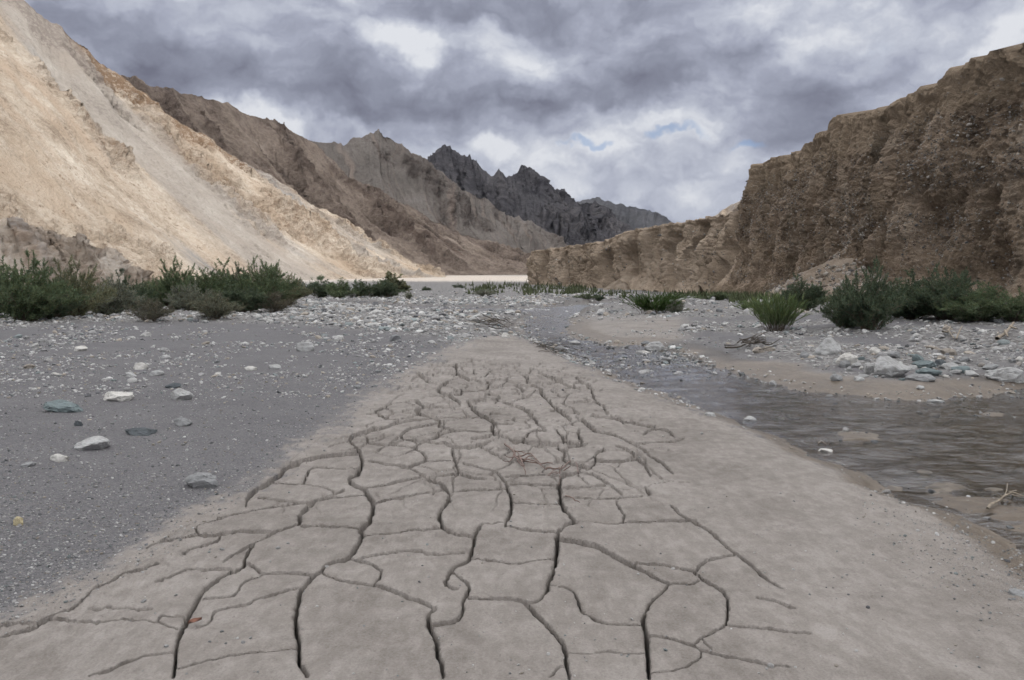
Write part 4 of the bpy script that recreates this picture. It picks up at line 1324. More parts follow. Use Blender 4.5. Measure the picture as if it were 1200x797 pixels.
# stones stuck in the cliff, and rubble on the scree
def wall_stones(name, Pt, N_, n, s0, s1, parent, seed, vmax=0.9):
    rr = np.random.default_rng(seed)
    a = rr.integers(2, Pt.shape[0] - 2, n * 3)
    bq = (rr.uniform(0.02, vmax, n * 3) * (Pt.shape[1] - 2)).astype(int)
    band = fbm(Pt[a, bq, 1] * 0.12, Pt[a, bq, 2] * 0.55, seed=seed, octv=4)
    ok = np.where(rr.uniform(-0.6, 0.7, n * 3) < band)[0][:n]
    a, bq = a[ok], bq[ok]
    n = len(a)
    sz = np.clip(np.exp(rr.normal(math.log(s0), 0.5, n)), s0 * 0.4, s1)
    p = Pt[a, bq] + N_[a, bq] * (sz * 0.25)[:, None]
    c = np.array([(0.36, 0.33, 0.29), (0.24, 0.205, 0.165), (0.17, 0.165, 0.16), (0.46, 0.43, 0.38), (0.17, 0.13, 0.10)])[rr.choice(5, n, p=[.26, .28, .16, .10, .20])]
    me = scatter_mesh(name, p, sz, rr.uniform(0.5, 0.9, n), c * rr.uniform(0.8, 1.1, (n, 1)), TEMPL1, M_STONES, seed)
    return put(bpy.data.objects.new(name, me), parent=parent, kind='stuff')


wall_stones("embedded_stones", CP, CN, 30000, 0.05, 0.22, cliff_o, 21)
wall_stones("embedded_stones", BP, BN, 1800, 0.16, 0.55, bluff_o, 22)
fn = np.zeros_like(FP)
fn[:, :, 2] = 1
wall_stones("scree_rubble", FP, fn, 1500, 0.12, 0.5, fan_o, 23, 1.0)

# the stones one can single out: (X, bottom Y, width, height in photo pixels, colour, label)
WHITE, PALE, GREY, TEAL, DARKS, YEL = (0.55, 0.53, 0.49), (0.38, 0.378, 0.365), (0.26, 0.262, 0.258), (0.165, 0.20, 0.20), (0.085, 0.095, 0.10), (0.50, 0.43, 0.27)
STONES = [
    (137, 471, 39, 15, WHITE, "largest white boulder on the dark gravel flat"),
    (75, 483, 50, 15, TEAL, "smooth blue-green slab of rock on the dark gravel flat"),
    (212, 470, 27, 15, PALE, "pale grey peaked rock right of the white boulder"),
    (166, 510, 42, 10, DARKS, "flat dark slate rock on the gravel below the white boulder"),
    (214, 500, 22, 10, GREY, "grey stone just right of the flat dark slate"),
    (108, 527, 42, 15, PALE, "long pale rock half buried in gravel below the blue-green slab"),
    (70, 541, 24, 9, WHITE, "flat white stone just below the long pale half buried rock"),
    (236, 572, 40, 18, GREY, "flat grey rock at the edge of the cracked mud"),
    (21, 617, 13, 12, YEL, "small yellowish stone alone on the near gravel"),
    (34, 547, 18, 6, GREY, "thin grey slab left of the flat white stone"),
    (165, 434, 17, 9, WHITE, "white stone at the head of a small cluster on the gravel"),
    (183, 441, 18, 7, PALE, "pale flat stone at the right of the small cluster"),
    (153, 442, 16, 6, PALE, "pale flat stone at the left of the small cluster"),
    (203, 455, 20, 7, DARKS, "dark slate with a white edge above the pale peaked rock"),
    (93, 412, 17, 7, WHITE, "white oval stone on the gravel nearest the left bushes"),
    (357, 413, 24, 12, PALE, "rounded pale rock in the middle of the gravel flat"),
    (294, 435, 16, 6, WHITE, "flat white stone left of another on open gravel"),
    (322, 433, 18, 6, PALE, "flat pale stone with a dark right end on open gravel"),
    (193, 421, 14, 6, PALE, "pale stone above the small cluster on the gravel"),
    (66, 441, 11, 5, WHITE, "small white stone above the blue-green slab"),
    (255, 441, 9, 5, WHITE, "small bright stone on the gravel between the cluster and the open flat"),
    (92, 500, 10, 7, DARKS, "small dark stone standing up between slab and half buried rock"),
    (756, 419, 30, 8, WHITE, "white flat stone in the stream beside the sand bar"),
    (766, 413, 26, 14, PALE, "rounded pale boulder behind the white flat stone in the stream"),
    (592, 397, 13, 7, WHITE, "white stone at the tip of the mud by the flood debris"),
    (971, 418, 34, 22, PALE, "long pale rock leaning at the left end of the rock pile"),
    (993, 431, 26, 18, WHITE, "whitest rock in the pile on the far bank"),
    (1042, 443, 54, 24, PALE, "biggest pale boulder in the rock pile on the far bank"),
    (1020, 440, 18, 17, PALE, "upright pale block at the left side of the biggest boulder"),
    (1025, 416, 18, 9, WHITE, "white stone lying behind the biggest boulder"),
    (1046, 420, 24, 10, GREY, "grey rock behind the right side of the biggest boulder"),
    (1076, 424, 15, 9, TEAL, "blue-grey stone behind the slabs right of the biggest boulder"),
    (1083, 432, 26, 11, TEAL, "blue-green wedge of rock right of the biggest boulder"),
    (1088, 440, 32, 9, TEAL, "long blue-grey slab below the blue-green wedge"),
    (1078, 447, 34, 9, GREY, "lowest grey slab in front of the rock pile"),
    (1102, 430, 16, 9, DARKS, "dark rock between the blue-green wedge and the pale rocks"),
    (1112, 434, 22, 9, PALE, "pale rock right of the dark rock in the pile"),
    (1126, 438, 22, 10, TEAL, "blue-grey rock at the right end of the rock pile"),
    (1137, 441, 18, 7, PALE, "small pale rock ending the rock pile on the right"),
    (1178, 447, 44, 17, PALE, "large pale rock on the far bank near the frame edge"),
    (1160, 434, 20, 8, GREY, "grey rock behind the large pale rock on the far bank"),
    (980, 447, 15, 9, GREY, "pointed grey stone on sand left of the biggest boulder"),
    (1006, 447, 14, 8, PALE, "pale stone on sand just below the upright block"),
    (981, 427, 10, 7, PALE, "small pale stone below the long leaning rock"),
    (942, 420, 12, 8, GREY, "grey stone on sand left of the long leaning rock"),
    (928, 491, 20, 6, PALE, "flat pale stone in the stream near the mud bank"),
    (877, 495, 20, 8, PALE, "rounded pale stone at the stream edge beside the mud"),
    (915, 492, 9, 4, PALE, "tiny pale stone beside the flat pale stone in the stream"),
    (832, 488, 14, 5, PALE, "flat pale stone on the wet edge of the mud"),
    (969, 530, 20, 5, WHITE, "white shard lying on the near stream edge"),
    (1096, 472, 20, 5, PALE, "flat pale stone in the water off the sandy far bank"),
    (906, 452, 9, 6, PALE, "pale stone in the water under the far debris"),
    (1197, 584, 18, 11, PALE, "pale stone in the stream at the frame edge by the twigs"),
    (1195, 700, 24, 9, GREY, "grey stone at the near stream edge in the corner"),
    (1078, 456, 10, 5, PALE, "small pale stone on the sand below the rock pile"),
]
for k_, (X, Y, w, h, c, lb) in enumerate(STONES):
    x, y, z = at(X, Y - 0.12 * h)
    pxm = y / F
    V, Fc = stone_shape(900 + k_, 4 if w > 24 else 3, 11, 0.14)
    V = V * (1 + 0.055 * ridged(V[:, 0] * 3, V[:, 1] * 3, V[:, 2] * 3 + k_, seed=17, octv=3) + 0.02 * fbm(V[:, 0] * 11, V[:, 1] * 11, V[:, 2] * 11, seed=19, octv=2))[:, None]
    V[:, 0] *= w * 0.5 * pxm / np.abs(V[:, 0]).max()
    V[:, 1] *= w * 0.36 * pxm / np.abs(V[:, 1]).max()
    hz = max(h, 0.3 * w * 0.4) * pxm
    V[:, 2] *= hz * 0.66 / np.abs(V[:, 2]).max()
    V[:, 2] += 0.05 * V[:, 0] * r.normal(0, 1)
    o = bpy.data.objects.new("stone", np_mesh("stone", V, Fc, M_STONE, False))
    o.location = (x, y, z + hz * 0.24)
    o.rotation_euler = (0, 0, r.uniform(-0.35, 0.35))
    o.color = (*(np.array(c) * r.uniform(0.92, 1.06)), 1)
    put(o, label=lb, cat="stone")


# smaller angular rocks heaped round the big ones on the far bank
for k_ in range(46):
    X = r.uniform(965, 1150) if k_ < 36 else r.uniform(1150, 1205)
    Y = 438 + 8 * math.sin((X - 965) / 60) - abs(r.normal(0, 11))
    x, y, z = at(X, Y)
    w = float(np.clip(r.lognormal(math.log(10), 0.4), 6, 20)) * y / F * 0.5
    V, Fc = stone_shape(1400 + k_ % 12, 2, 12, 0.12)
    o = bpy.data.objects.new("stone", np_mesh("stone", V, Fc, M_STONE, False))
    o.scale = (w, w * r.uniform(0.6, 0.95), w * r.uniform(0.45, 0.8))
    o.location = (x, y, z + o.scale[2] * 0.35)
    o.rotation_euler = (r.normal(0, 0.3), r.normal(0, 0.3), r.uniform(0, 6.28))
    cc = np.array([PALE, WHITE, GREY, TEAL, (0.36, 0.33, 0.30)][int(r.choice(5, p=[.36, .2, .22, .1, .12]))]) * r.uniform(0.85, 1.05)
    o.color = (*cc, 1)
    put(o, label="small angular rock heaped among the larger rocks on the far bank", cat="stone", group="angular rocks of the heap on the far bank")


# ------------------------------------------------------------------ shrubs
def tubes(lines, rad0, rad1, sides=4):
    V, Fc, off = [], [], 0
    for L, r0, r1 in zip(lines, rad0, rad1):
        L = np.asarray(L)
        n = len(L)
        tg = np.gradient(L, axis=0)
        tg /= np.linalg.norm(tg, axis=1, keepdims=True) + 1e-9
        ref = np.where(np.abs(tg[:, 2:3]) > 0.9, np.array([[1.0, 0, 0]]), np.array([[0, 0, 1.0]]))
        a = np.cross(tg, ref)
        a /= np.linalg.norm(a, axis=1, keepdims=True) + 1e-9
        bb = np.cross(tg, a)
        rad = np.linspace(r0, r1, n)
        for kx in range(sides):
            th = 2 * math.pi * kx / sides
            V.append(L + (a * math.cos(th) + bb * math.sin(th)) * rad[:, None])
        for i in range(n - 1):
            for kx in range(sides):
                k2 = (kx + 1) % sides
                Fc.append((off + kx * n + i, off + k2 * n + i, off + k2 * n + i + 1, off + kx * n + i + 1))
        off += n * sides
    return np.concatenate(V), np.array(Fc)


def shrub_mesh(seed, stems, leaves, spread=0.62, leaf=(0.075, 0.016), lean=0.75, low=0.12, grass=False, droop=0.15):
    """a many-stemmed feathery shrub of height 1: (stem mesh, foliage mesh)"""
    q = np.random.default_rng(seed)
    lines, r0, r1 = [], [], []
    for s in range(stems):
        az = q.uniform(0, 2 * math.pi)
        ln = q.uniform(0.05, lean) ** 0.8
        H = q.uniform(0.68, 1.0) * (1 - 0.45 * ln / max(lean, 0.01)) if not grass else q.uniform(0.5, 1)
        b0_ = np.array([math.cos(az), math.sin(az), 0]) * q.uniform(0, 0.22 if not grass else 0.4) * spread
        t = np.linspace(0, 1, 9)
        rad = spread * ln * (t ** 1.15)
        zt = H * (t ** 0.92) * (1 - droop * ln * t ** 2)
        wob = q.normal(0, 0.02, (9, 2)).cumsum(0) * 0.7
        lines.append(np.stack([b0_[0] + math.cos(az) * rad + wob[:, 0], b0_[1] + math.sin(az) * rad + wob[:, 1], zt], -1))
        r0.append(0.011 if not grass else 0.004)
        r1.append(0.002)
    main = len(lines)
    twl = []
    for s in range(main):
        for _ in range(10 if not grass else 0):
            t0 = q.uniform(low, 0.95)
            i = t0 * 8
            p0 = lines[s][int(i)] * (1 - i % 1) + lines[s][min(8, int(i) + 1)] * (i % 1)
            dv = lines[s][8] - lines[s][4]
            dv = dv / (np.linalg.norm(dv) + 1e-9) + q.normal(0, 0.75, 3)
            dv[2] = dv[2] * 0.40 + 0.10
            dv /= np.linalg.norm(dv)
            ln = q.uniform(0.10, 0.30) * (1.15 - 0.5 * t0)
            tt = np.linspace(0, 1, 5)[:, None]
            twl.append(p0 + dv * ln * tt + np.array([0, 0, 0.05]) * tt ** 2)
    SV_, SF = tubes(lines + twl, r0 + [0.004] * len(twl), r1 + [0.0012] * len(twl), 3)
    carr = [np.array(l) for l in (twl + lines)] if not grass else lines
    wts = np.array([1.0] * len(twl) + [1.6] * len(lines)) if not grass else np.ones(len(lines))
    wi = q.choice(len(carr), leaves, p=wts / wts.sum())
    tpos = q.uniform(0.12, 1, leaves) ** 0.8
    base = np.zeros((leaves, 3))
    dirs = np.zeros((leaves, 3))
    for kx, L in enumerate(carr):
        m = np.where(wi == kx)[0]
        if not len(m):
            continue
        n = len(L) - 1
        tm_ = tpos[m]
        if n == 8 and not grass:
            tm_ = 0.16 + 0.84 * tm_
        i = np.minimum(tm_ * n, n - 1e-4)
        i0 = i.astype(int)
        f = (i - i0)[:, None]
        base[m] = L[i0] * (1 - f) + L[i0 + 1] * f
        dirs[m] = (L[i0 + 1] - L[i0])
    dirs /= np.linalg.norm(dirs, axis=1, keepdims=True) + 1e-9
    rd = q.normal(0, 1, (leaves, 3))
    dirs = dirs * 1.0 + rd * (0.8 if not grass else 0.12)
    dirs[:, 2] += 0.15
    dirs /= np.linalg.norm(dirs, axis=1, keepdims=True)
    side = np.cross(dirs, q.normal(0, 1, (leaves, 3)))
    side /= np.linalg.norm(side, axis=1, keepdims=True) + 1e-9
    ll = leaf[0] * q.uniform(0.55, 1.35, leaves)[:, None]
    lw = leaf[1] * q.uniform(0.7, 1.3, leaves)[:, None]
    nrm = np.cross(dirs, side)
    v0 = base
    v1 = base + dirs * ll * 0.5 + side * lw * 0.5 + nrm * lw * 0.25
    v2 = base + dirs * ll
    v3 = base + dirs * ll * 0.5 - side * lw * 0.5 + nrm * lw * 0.25
    LV = np.stack([v0, v1, v2, v3], 1).reshape(-1, 3)
    LF = np.arange(leaves * 4).reshape(-1, 4)
    tint = q.uniform(0.62, 1.35, leaves)
    warm = q.uniform(-0.12, 0.14, leaves)
    C = np.stack([tint * (1 + warm), tint, tint * (1 - warm), np.ones(leaves)], -1)
    C = np.repeat(C, 4, 0)
    return (np_mesh("stems", SV_, SF, M_BARK), np_mesh("foliage", LV, LF, M_LEAF, False, {'tint': ('FLOAT_COLOR', C)}))


BIG = [shrub_mesh(1000 + i, 44, 24000, spread=0.64 + 0.06 * i, leaf=(0.048, 0.012), lean=1.0, low=0.04, droop=0.45) for i in range(4)]
AIRY = [shrub_mesh(1050 + i, 34, 5200, spread=0.75, leaf=(0.09, 0.013), lean=0.85) for i in range(2)]
SMALLS = [shrub_mesh(1100 + i, 30, 4200, spread=0.75, leaf=(0.085, 0.022), lean=1.0, low=0.03, droop=0.5) for i in range(3)]
TUFT = [shrub_mesh(1200 + i, 130, 6000, spread=0.6, leaf=(0.17, 0.009), lean=0.55, grass=True) for i in range(2)]
TREE = shrub_mesh(1300, 9, 4200, spread=0.36, leaf=(0.07, 0.035), low=0.3)


def shrub(kind, X, Y, w, h, colr_, label, cat="shrub", group=None, name="shrub", base=None, rot=None):
    """X, Y: foot in photo pixels; w, h: size as seen in photo pixels"""
    if base is None:
        x, y, z = at(X, Y)
    else:
        x, y, z = base
    pxm = y / F
    e = bpy.data.objects.new(name, None)
    e.location = (x, y, z - 0.02)
    e.rotation_euler = (0, 0, r.uniform(0, 6.28) if rot is None else rot)
    sp_ = {id(t_): 0 for t_ in BIG}
    co = np.empty(len(kind[1].vertices) * 3, np.float32)
    kind[1].vertices.foreach_get('co', co)
    co = co.reshape(-1, 3)
    wx = np.percentile(np.abs(co[:, 0]), 97) + np.percentile(np.abs(co[:, 1]), 97)
    hz = np.percentile(co[:, 2], 99.3)
    sxy, sz = 1.12 * w * pxm / wx, h * pxm / hz
    e.scale = (sxy, sxy, sz)
    e.empty_display_size = 0.2
    put(e, label=label, cat=cat, group=group)
    for nm, me in (("stems", kind[0]), ("foliage", kind[1])):
        c = bpy.data.objects.new(nm, me)
        c.color = (*colr_, 1)
        put(c, parent=e)
    return e


DG, MG, GG, LG, OG = (0.095, 0.124, 0.076), (0.130, 0.168, 0.090), (0.20, 0.212, 0.160), (0.13, 0.175, 0.075), (0.19, 0.196, 0.118)
SHRUBS = [
    (0, -22, 373, 74, 66, DG, "dark bushy shrub cut by the left frame edge"),
    (1, 28, 376, 78, 72, MG, "tall dark green shrub nearest the left frame edge"),
    (2, 62, 374, 50, 42, DG, "low dark shrub in front between the two tall leftmost shrubs"),
    (3, 88, 372, 74, 62, OG, "tall olive shrub with wispy top at left"),
    (0, 124, 371, 50, 46, GG, "grey-green shrub with loose top right of the olive one"),
    (1, 154, 364, 48, 36, DG, "dark rounded shrub set back in the gap of the left thicket"),
    (2, 182, 362, 40, 34, OG, "olive shrub behind the small grey bush"),
    (3, 208, 363, 62, 54, MG, "fresh green pointed shrub right of the gap"),
    (0, 244, 363, 52, 50, MG, "green shrub standing behind the pale wispy bush"),
    (1, 274, 362, 50, 48, DG, "dark green shrub with upright shoots left of the tallest right one"),
    (2, 306, 361, 62, 52, MG, "tallest green shrub near the right end of the left thicket"),
    (3, 334, 358, 46, 38, OG, "brownish green shrub ending the left thicket on the right"),
    (0, 286, 366, 50, 30, DG, "low dark shrub in front of the right part of the left thicket"),
    (2, 222, 364, 44, 30, GG, "grey-green low shrub at the foot of the fresh green one"),
    (1, 990, 384, 44, 50, DG, "dark left lobe of the thicket under the cliff"),
    (3, 1018, 386, 66, 74, DG, "tallest dark shrub right of the grass clump on the far bank"),
    (0, 1066, 374, 76, 48, DG, "broad dark shrub in the middle of the thicket under the cliff"),
    (2, 1108, 374, 74, 56, DG, "tall dark shrub right of the middle of the far thicket"),
    (1, 1148, 376, 66, 40, MG, "green shrub near the right end of the far thicket"),
    (3, 1190, 376, 62, 34, MG, "low green shrub cut by the right frame edge"),
    (0, 944, 364, 44, 36, DG, "small dark shrub at the foot of the pale scree fan"),
]
for (kx, X, Y, w, h, c, lb) in SHRUBS:
    shrub(BIG[kx], X, Y, w, h, c, lb)
shrub(AIRY[0], 176, 376, 42, 26, (0.13, 0.125, 0.09), "small grey dry bush standing out on the gravel edge")
shrub(AIRY[1], 252, 374, 52, 32, (0.14, 0.145, 0.10), "pale wispy bush in front of the left thicket")
shrub(AIRY[0], 322, 366, 34, 24, (0.12, 0.11, 0.08), "greyish dry bush at the right foot of the left thicket")
shrub(TUFT[0], 910, 388, 46, 44, LG, "bright green clump of tall grass on the far bank", "grass clump", name="grass_clump")
shrub(TUFT[1], 885, 366, 34, 14, LG, "low green grass clump behind the tall grass clump", "grass clump", name="grass_clump")
shrub(TUFT[1], 766, 368, 50, 24, (0.06, 0.10, 0.03), "wide green grass clump beside the sand bar", "grass clump", name="grass_clump")
shrub(SMALLS[0], 792, 368, 26, 16, GG, "grey-green bush right of the wide grass clump")
shrub(SMALLS[1], 800, 354, 50, 10, MG, "low green bush at the foot of the bluff behind the grass clump")
shrub(SMALLS[2], 842, 352, 44, 9, MG, "low green bush where bluff and tall cliff meet")
shrub(SMALLS[0], 686, 351, 22, 7, MG, "tiny green bush left of the dark one below the bluff heap")
shrub(SMALLS[1], 702, 350, 12, 9, DG, "tiny dark bush below the bluff heap")
for i, (X, Y, w, h, c, lb) in enumerate([
        (352, 349, 32, 20, DG, "first dark shrub of the distant thicket, nearest the left bushes"),
        (374, 349, 34, 22, DG, "second dark shrub of the distant thicket from the left"),
        (396, 350, 34, 22, MG, "third shrub of the distant thicket, fresher green"),
        (418, 349, 36, 20, DG, "broad dark shrub in the middle of the distant thicket"),
        (438, 349, 30, 18, DG, "dark shrub left of the tall tree in the distant thicket"),
        (455, 349, 26, 22, DG, "dark round shrub under the tall distant tree"),
        (482, 340, 13, 9, MG, "first round bush of a small row by the sunlit flat"),
        (494, 340, 13, 8, LG, "second, pale green bush of the row by the sunlit flat"),
        (505, 340, 13, 9, MG, "third round bush of the row by the sunlit flat"),
        (519, 339, 8, 7, DG, "small dark bush standing right of the row by the flat"),
        (537, 342, 12, 7, DG, "low dark bush on the valley floor before the sunlit flat"),
        (500, 343.5, 12, 6, DG, "low dark bush in front of the row by the flat"),
        (568, 347, 22, 8, GG, "grey-green bush on the far cobbles below the flat"),
        (478, 351, 9, 10, GG, "thin lone bush on the distant stream bank")]):
    shrub(SMALLS[i % 3], X, Y, w, h, c, lb)
shrub(TREE, 462, 347, 34, 27, OG, "tall loose tree rising from the distant thicket", "tree", name="tree")


def on_slope(Pt, X, Y):
    """the nearest-to-camera surface point of a slope at a photo pixel"""
    q = Pt.reshape(-1, 3)
    sx = HX + F * q[:, 0] / q[:, 1]
    sy = HY - F * (q[:, 2] - CAM_H) / q[:, 1]
    i = np.argmin((sx - X) ** 2 + (sy - Y) ** 2)
    return q[i]


shrub(SMALLS[1], 376, 330, 8, 7, DG, "single dark bush on the foot of the sunlit slope", base=tuple(on_slope(SP, 376, 329.5)))
shrub(SMALLS[2], 390, 332, 5, 4, DG, "tiny dark bush right of the single bush on the slope", base=tuple(on_slope(SP, 390, 331.5)))
shrub(SMALLS[0], 141, 319, 9, 4, DG, "small dark bush on the face of the low terrace", base=tuple(on_slope(TP, 141, 318)))


# grass along the foot of the bluff and under the far thicket
def grass_strip():
    n = 12000
    X = np.concatenate([r.uniform(545, 700, n // 3), r.uniform(690, 860, n // 3), r.uniform(855, 990, n - 2 * (n // 3))])
    Y = np.concatenate([343 + r.uniform(0, 4, n // 3), 347 + r.uniform(0, 7, n // 3), 352 + r.uniform(0, 14, n - 2 * (n // 3))])
    d = CAM_H * F / (Y - HY)
    x = (X - HX) / F * d
    cl_ = fbm(x * 0.25, d * 0.1, seed=911, octv=3)
    k2 = cl_ > r.uniform(0.0, 1.0, n)
    x, d = x[k2], d[k2]
    k3 = x < 30
    x, d = x[k3], d[k3]
    z = ground_z(x, d)
    n = len(x)
    h = r.uniform(0.25, 0.75, n) * (0.5 + d / 120)
    a = r.uniform(0, 6.28, n)
    wd = 0.03 + 0.0010 * d
    ln = r.normal(0, 0.25, (n, 2)) * h[:, None]
    p = np.stack([x, d, z], -1)
    v0 = p + np.stack([np.cos(a) * wd, np.sin(a) * wd, 0 * a], -1)
    v1 = p - np.stack([np.cos(a) * wd, np.sin(a) * wd, 0 * a], -1)
    v2 = p + np.stack([ln[:, 0], ln[:, 1], h], -1)
    V = np.stack([v0, v1, v2], 1).reshape(-1, 3)
    t_ = r.uniform(0.6, 1.3, n)
    C = np.repeat(np.stack([t_, t_, t_, np.ones(n)], -1), 3, 0)
    o = np_obj("grass", V, np.arange(n * 3).reshape(-1, 3), M_LEAF, False, {'tint': ('FLOAT_COLOR', C)}, kind='stuff', label="green grass growing along the foot of the bluff and cliff", cat="grass")
    o.color = (0.085, 0.10, 0.052, 1)


grass_strip()


# ------------------------------------------------------------------ twigs, driftwood, dead leaf
def sticks(name, lines_px, mat, label, cat, lift=0.02, rad=(0.006, 0.003), parts=None, group=None, wob=0.012):
    """lines_px: pixel polylines lying on the ground; every branch is a part, the first one the main stem"""
    X0, Y0 = lines_px[0][0]
    x0, y0, z0 = at(X0, Y0)
    e = bpy.data.objects.new(name, None)
    e.location = (x0, y0, z0)
    put(e, label=label, cat=cat, group=group)
    for i, ln in enumerate(lines_px):
        pl = []
        for j, (X, Y) in enumerate(ln):
            x, y, z = at(X, Y)
            pl.append((x - x0, y - y0, z - z0 + lift * (0.3 + r.uniform(0, 1.2)) + rad[0]))
        pl = smooth_line(pl, 4)
        pl = pl + r.normal(0, wob * 0.3, pl.shape)
        k_ = 1.0 if i == 0 else r.uniform(0.45, 0.8)
        V, Fc = tubes([pl], [rad[0] * k_], [rad[1] * k_], 5)
        put(bpy.data.objects.new("stem" if i == 0 else "branch", np_mesh("branch", V, Fc, mat)), parent=e)
    return e


def tangle(cx_, cy_, n, lx, ly, ang=0.3):
    o = []
    for _ in range(n):
        X, Y = cx_ + r.normal(0, lx * 0.35), cy_ + r.normal(0, ly * 0.35)
        a = r.normal(ang, 0.6)
        l = r.uniform(0.25, 0.9) * lx
        o.append([(X - math.cos(a) * l / 2, Y - math.sin(a) * l / 2 * 0.5), (X + r.normal(0, 1), Y + r.normal(0, 0.8)), (X + math.cos(a) * l / 2, Y + math.sin(a) * l / 2 * 0.5)])
    return o


sticks("dry_branch", [[(592, 523), (601, 535), (608, 542), (622, 546), (648, 550)], [(606, 541), (620, 538), (629, 541)], [(603, 537), (598, 543), (590, 545)], [(608, 543), (614, 552), (616, 558)],
                      [(612, 543), (604, 533), (602, 528)], [(610, 544), (622, 541), (634, 547)], [(600, 535), (612, 534), (618, 537)], [(607, 541), (596, 540), (592, 541)], [(611, 544), (626, 547), (638, 552)],
                      [(604, 540), (611, 548), (613, 551)]],
       M_TWIG, "dry reddish branch lying across the cracked mud", "branch", 0.035, (0.011, 0.005))
sticks("dry_branch", [[(640, 553), (650, 561), (658, 558), (672, 556), (679, 559)], [(652, 560), (644, 566), (643, 570)], [(655, 559), (656, 566), (654, 572)], [(658, 558), (660, 552)], [(650, 561), (642, 563)],
                      [(661, 557), (668, 553)], [(654, 560), (648, 570)]],
       M_TWIG, "smaller forked branch right of the long dry branch on the mud", "branch", 0.04, (0.009, 0.004))
sticks("twig", [[(658, 586), (668, 589), (679, 591)]], M_TWIG, "single straight twig lying by a crack in the mud", "twig", 0.02, (0.006, 0.004))
sticks("driftwood", [[(850, 416), (868, 410), (888, 402), (900, 396)], *tangle(884, 407, 20, 34, 11, -0.35)], M_DEBRIS, "dark tangle of flood wood on the far bank", "driftwood", 0.12, (0.026, 0.010))
sticks("driftwood", [[(1168, 403), (1178, 394), (1188, 384)], [(1178, 394), (1181, 402)], [(1183, 389), (1192, 391)]], M_DRIFT, "pale bleached branch on the stones near the right thicket", "driftwood", 0.10, (0.055, 0.03))
sticks("driftwood", [[(1105, 398), (1111, 395), (1114, 388)], [(1121, 399), (1126, 392), (1128, 387)], [(1111, 395), (1118, 399)]], M_DRIFT, "curved pale roots among the stones below the thicket", "driftwood", 0.12, (0.03, 0.015))
sticks("driftwood", [[(1158, 600), (1172, 590), (1186, 588), (1204, 592)], [(1172, 590), (1178, 583), (1180, 577)], [(1182, 588), (1194, 583)], [(1186, 589), (1196, 594)]], M_DRIFT,
       "bleached forked twigs at the stream edge by the frame edge", "driftwood", 0.05, (0.011, 0.005))
sticks("flood_debris", [[(566, 374), (580, 380), (596, 388)], *tangle(584, 382, 16, 30, 10, 0.3)], M_DEBRIS, "dark twiggy flood debris at the right end of the cobble bar", "debris", 0.15, (0.03, 0.012))
sticks("flood_debris", [[(626, 404), (655, 412), (690, 424)], *tangle(648, 410, 16, 50, 9, 0.35)], M_DEBRIS, "dark debris line where mud meets the stream", "debris", 0.05, (0.012, 0.006))
sticks("driftwood", [[(958, 519), (962, 518), (970, 522), (972, 524)], [(962, 518), (958, 524)]], M_DRIFT, "small white looped twig at the near stream edge", "driftwood", 0.03, (0.012, 0.008))

x, y, z = at(228, 733)
a_ = np.linspace(0, 1, 7)
LV, LFc = [], []
for i, t_ in enumerate(a_):
    wd = 0.016 * math.sin(math.pi * min(1, max(0.02, t_)) ** 0.8)
    for sgn in (-1, 0, 1):
        LV.append((t_ * 0.06 - 0.03, sgn * wd, 0.012 * (abs(sgn)) + 0.012 * t_ * t_))
for i in range(6):
    for k_ in range(2):
        q_ = i * 3 + k_
        LFc.append((q_, q_ + 3, q_ + 4, q_ + 1))
lf = np_obj("dead_leaf", np.array(LV), np.array(LFc), M_DEADLEAF, label="curled brown dead leaf beside a wide mud crack", cat="leaf")
lf.location = (x, y, z + 0.012)
lf.rotation_euler = (0.2, 0.1, 0.6)

# ------------------------------------------------------------------ unseen cloud layer added overhead, holes cut where sun should land
CH_ = 1400.0
cell = 30.0
gx0, gx1, gy0, gy1 = -3600, 3600, -3400, 3500
nx_, ny_ = int((gx1 - gx0) / cell), int((gy1 - gy0) / cell)
lit = np.zeros((nx_, ny_), bool)
front = SP[:, SV >= 0.0]
sxp = HX + F * front[:, :, 0] / front[:, :, 1]
syp = HY - F * (front[:, :, 2] - CAM_H) / front[:, :, 1]
okm = (sxp > -150) & (sxp < 600) & ~((sxp < 190) & (syp > 222 + 0.55 * np.maximum(sxp, 0)))
LP = [front[okm]]
fx, fy = np.meshgrid(np.linspace(-85, -5, 34), np.linspace(400, 820, 80))
LP.append(np.stack([fx.ravel(), fy.ravel(), floor_z(fy.ravel())], -1))
hq = HP[:, HV >= 0].reshape(-1, 3)
LP.append(hq[hq[:, 2] > 48])
for Q in LP:
    for hh in np.arange(-15, 85, 14):
        tt = (CH_ + hh - Q[:, 2]) / SUN.z
        qx, qy = Q[:, 0] + SUN.x * tt, Q[:, 1] + SUN.y * tt
        a1, b1 = ((qx - gx0) / cell).astype(int), ((qy - gy0) / cell).astype(int)
        ok = (a1 >= 0) & (a1 < nx_) & (b1 >= 0) & (b1 < ny_)
        lit[a1[ok], b1[ok]] = True
solid = ~lit
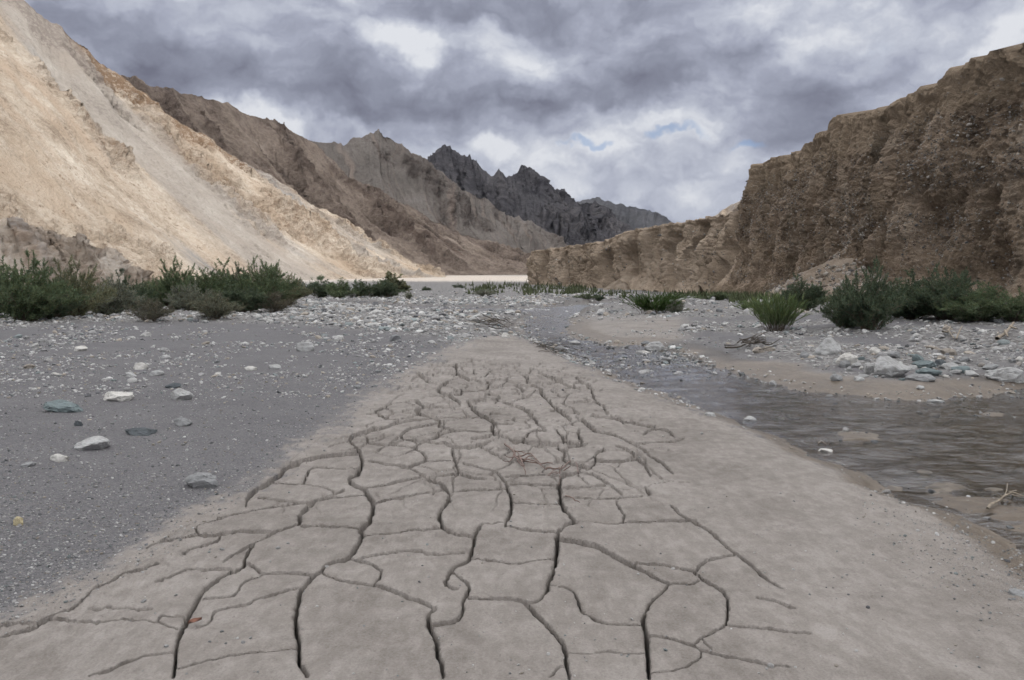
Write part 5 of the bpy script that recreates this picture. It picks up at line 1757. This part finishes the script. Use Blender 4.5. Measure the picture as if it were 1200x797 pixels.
VXN, VYN = nx_ + 1, ny_ + 1
vx, vy = np.meshgrid(gx0 + np.arange(VXN) * cell, gy0 + np.arange(VYN) * cell, indexing='ij')
lum = fbm(vx / 420, vy / 420, seed=951, octv=4)
top = np.stack([vx, vy, CH_ + 48 + 24 * lum], -1).reshape(-1, 3)
bot = np.stack([vx, vy, CH_ + 22 * fbm(vx / 300, vy / 300, seed=961, octv=3)], -1).reshape(-1, 3)
nV = len(top)
ci, cj = np.where(solid)
v00 = ci * VYN + cj
qt = np.stack([v00, v00 + VYN, v00 + VYN + 1, v00 + 1], -1)
faces = [qt, qt[:, ::-1] + nV]
pad = np.pad(solid, 1)
for di, dj, e0, e1 in ((1, 0, VYN, VYN + 1), (-1, 0, 1, 0), (0, 1, VYN + 1, 1), (0, -1, 0, VYN)):
    side_ = solid & ~pad[1 + di:1 + di + nx_, 1 + dj:1 + dj + ny_]
    a1, b1 = np.where(side_)
    q0 = a1 * VYN + b1
    faces.append(np.stack([q0 + e0, q0 + e0 + nV, q0 + e1 + nV, q0 + e1], -1))
np_obj("clouds", np.concatenate([top, bot]), np.concatenate(faces), M_SHADE_CLOUD, True, kind='structure', label="unseen cloud layer overhead, added to shade the valley around the sunlit parts")

# ------------------------------------------------------------------ thin mountain air
bmh = bmesh.new()
bmesh.ops.create_cube(bmh, size=1.0)
meh = bpy.data.meshes.new("haze")
bmh.to_mesh(meh)
bmh.free()
M_HAZE = bpy.data.materials.new("thin_haze")
M_HAZE.use_nodes = True
N = Nodes(M_HAZE.node_tree)
o = N.n('ShaderNodeOutputMaterial')
pv = N.n('ShaderNodeVolumePrincipled', i_Color=(0.80, 0.87, 1.0, 1), i_Density=HAZE_DENSITY)
N.t.links.new(pv.outputs[0], o.inputs['Volume'])
meh.materials.append(M_HAZE)
hz = bpy.data.objects.new("haze", meh)
hz.scale = (21200, 5700, 760)
hz.location = (0, 5250 - 2850, 760 / 2 - 2.0)
put(hz, kind='stuff', label="thin bluish haze in the far valley", cat="haze")
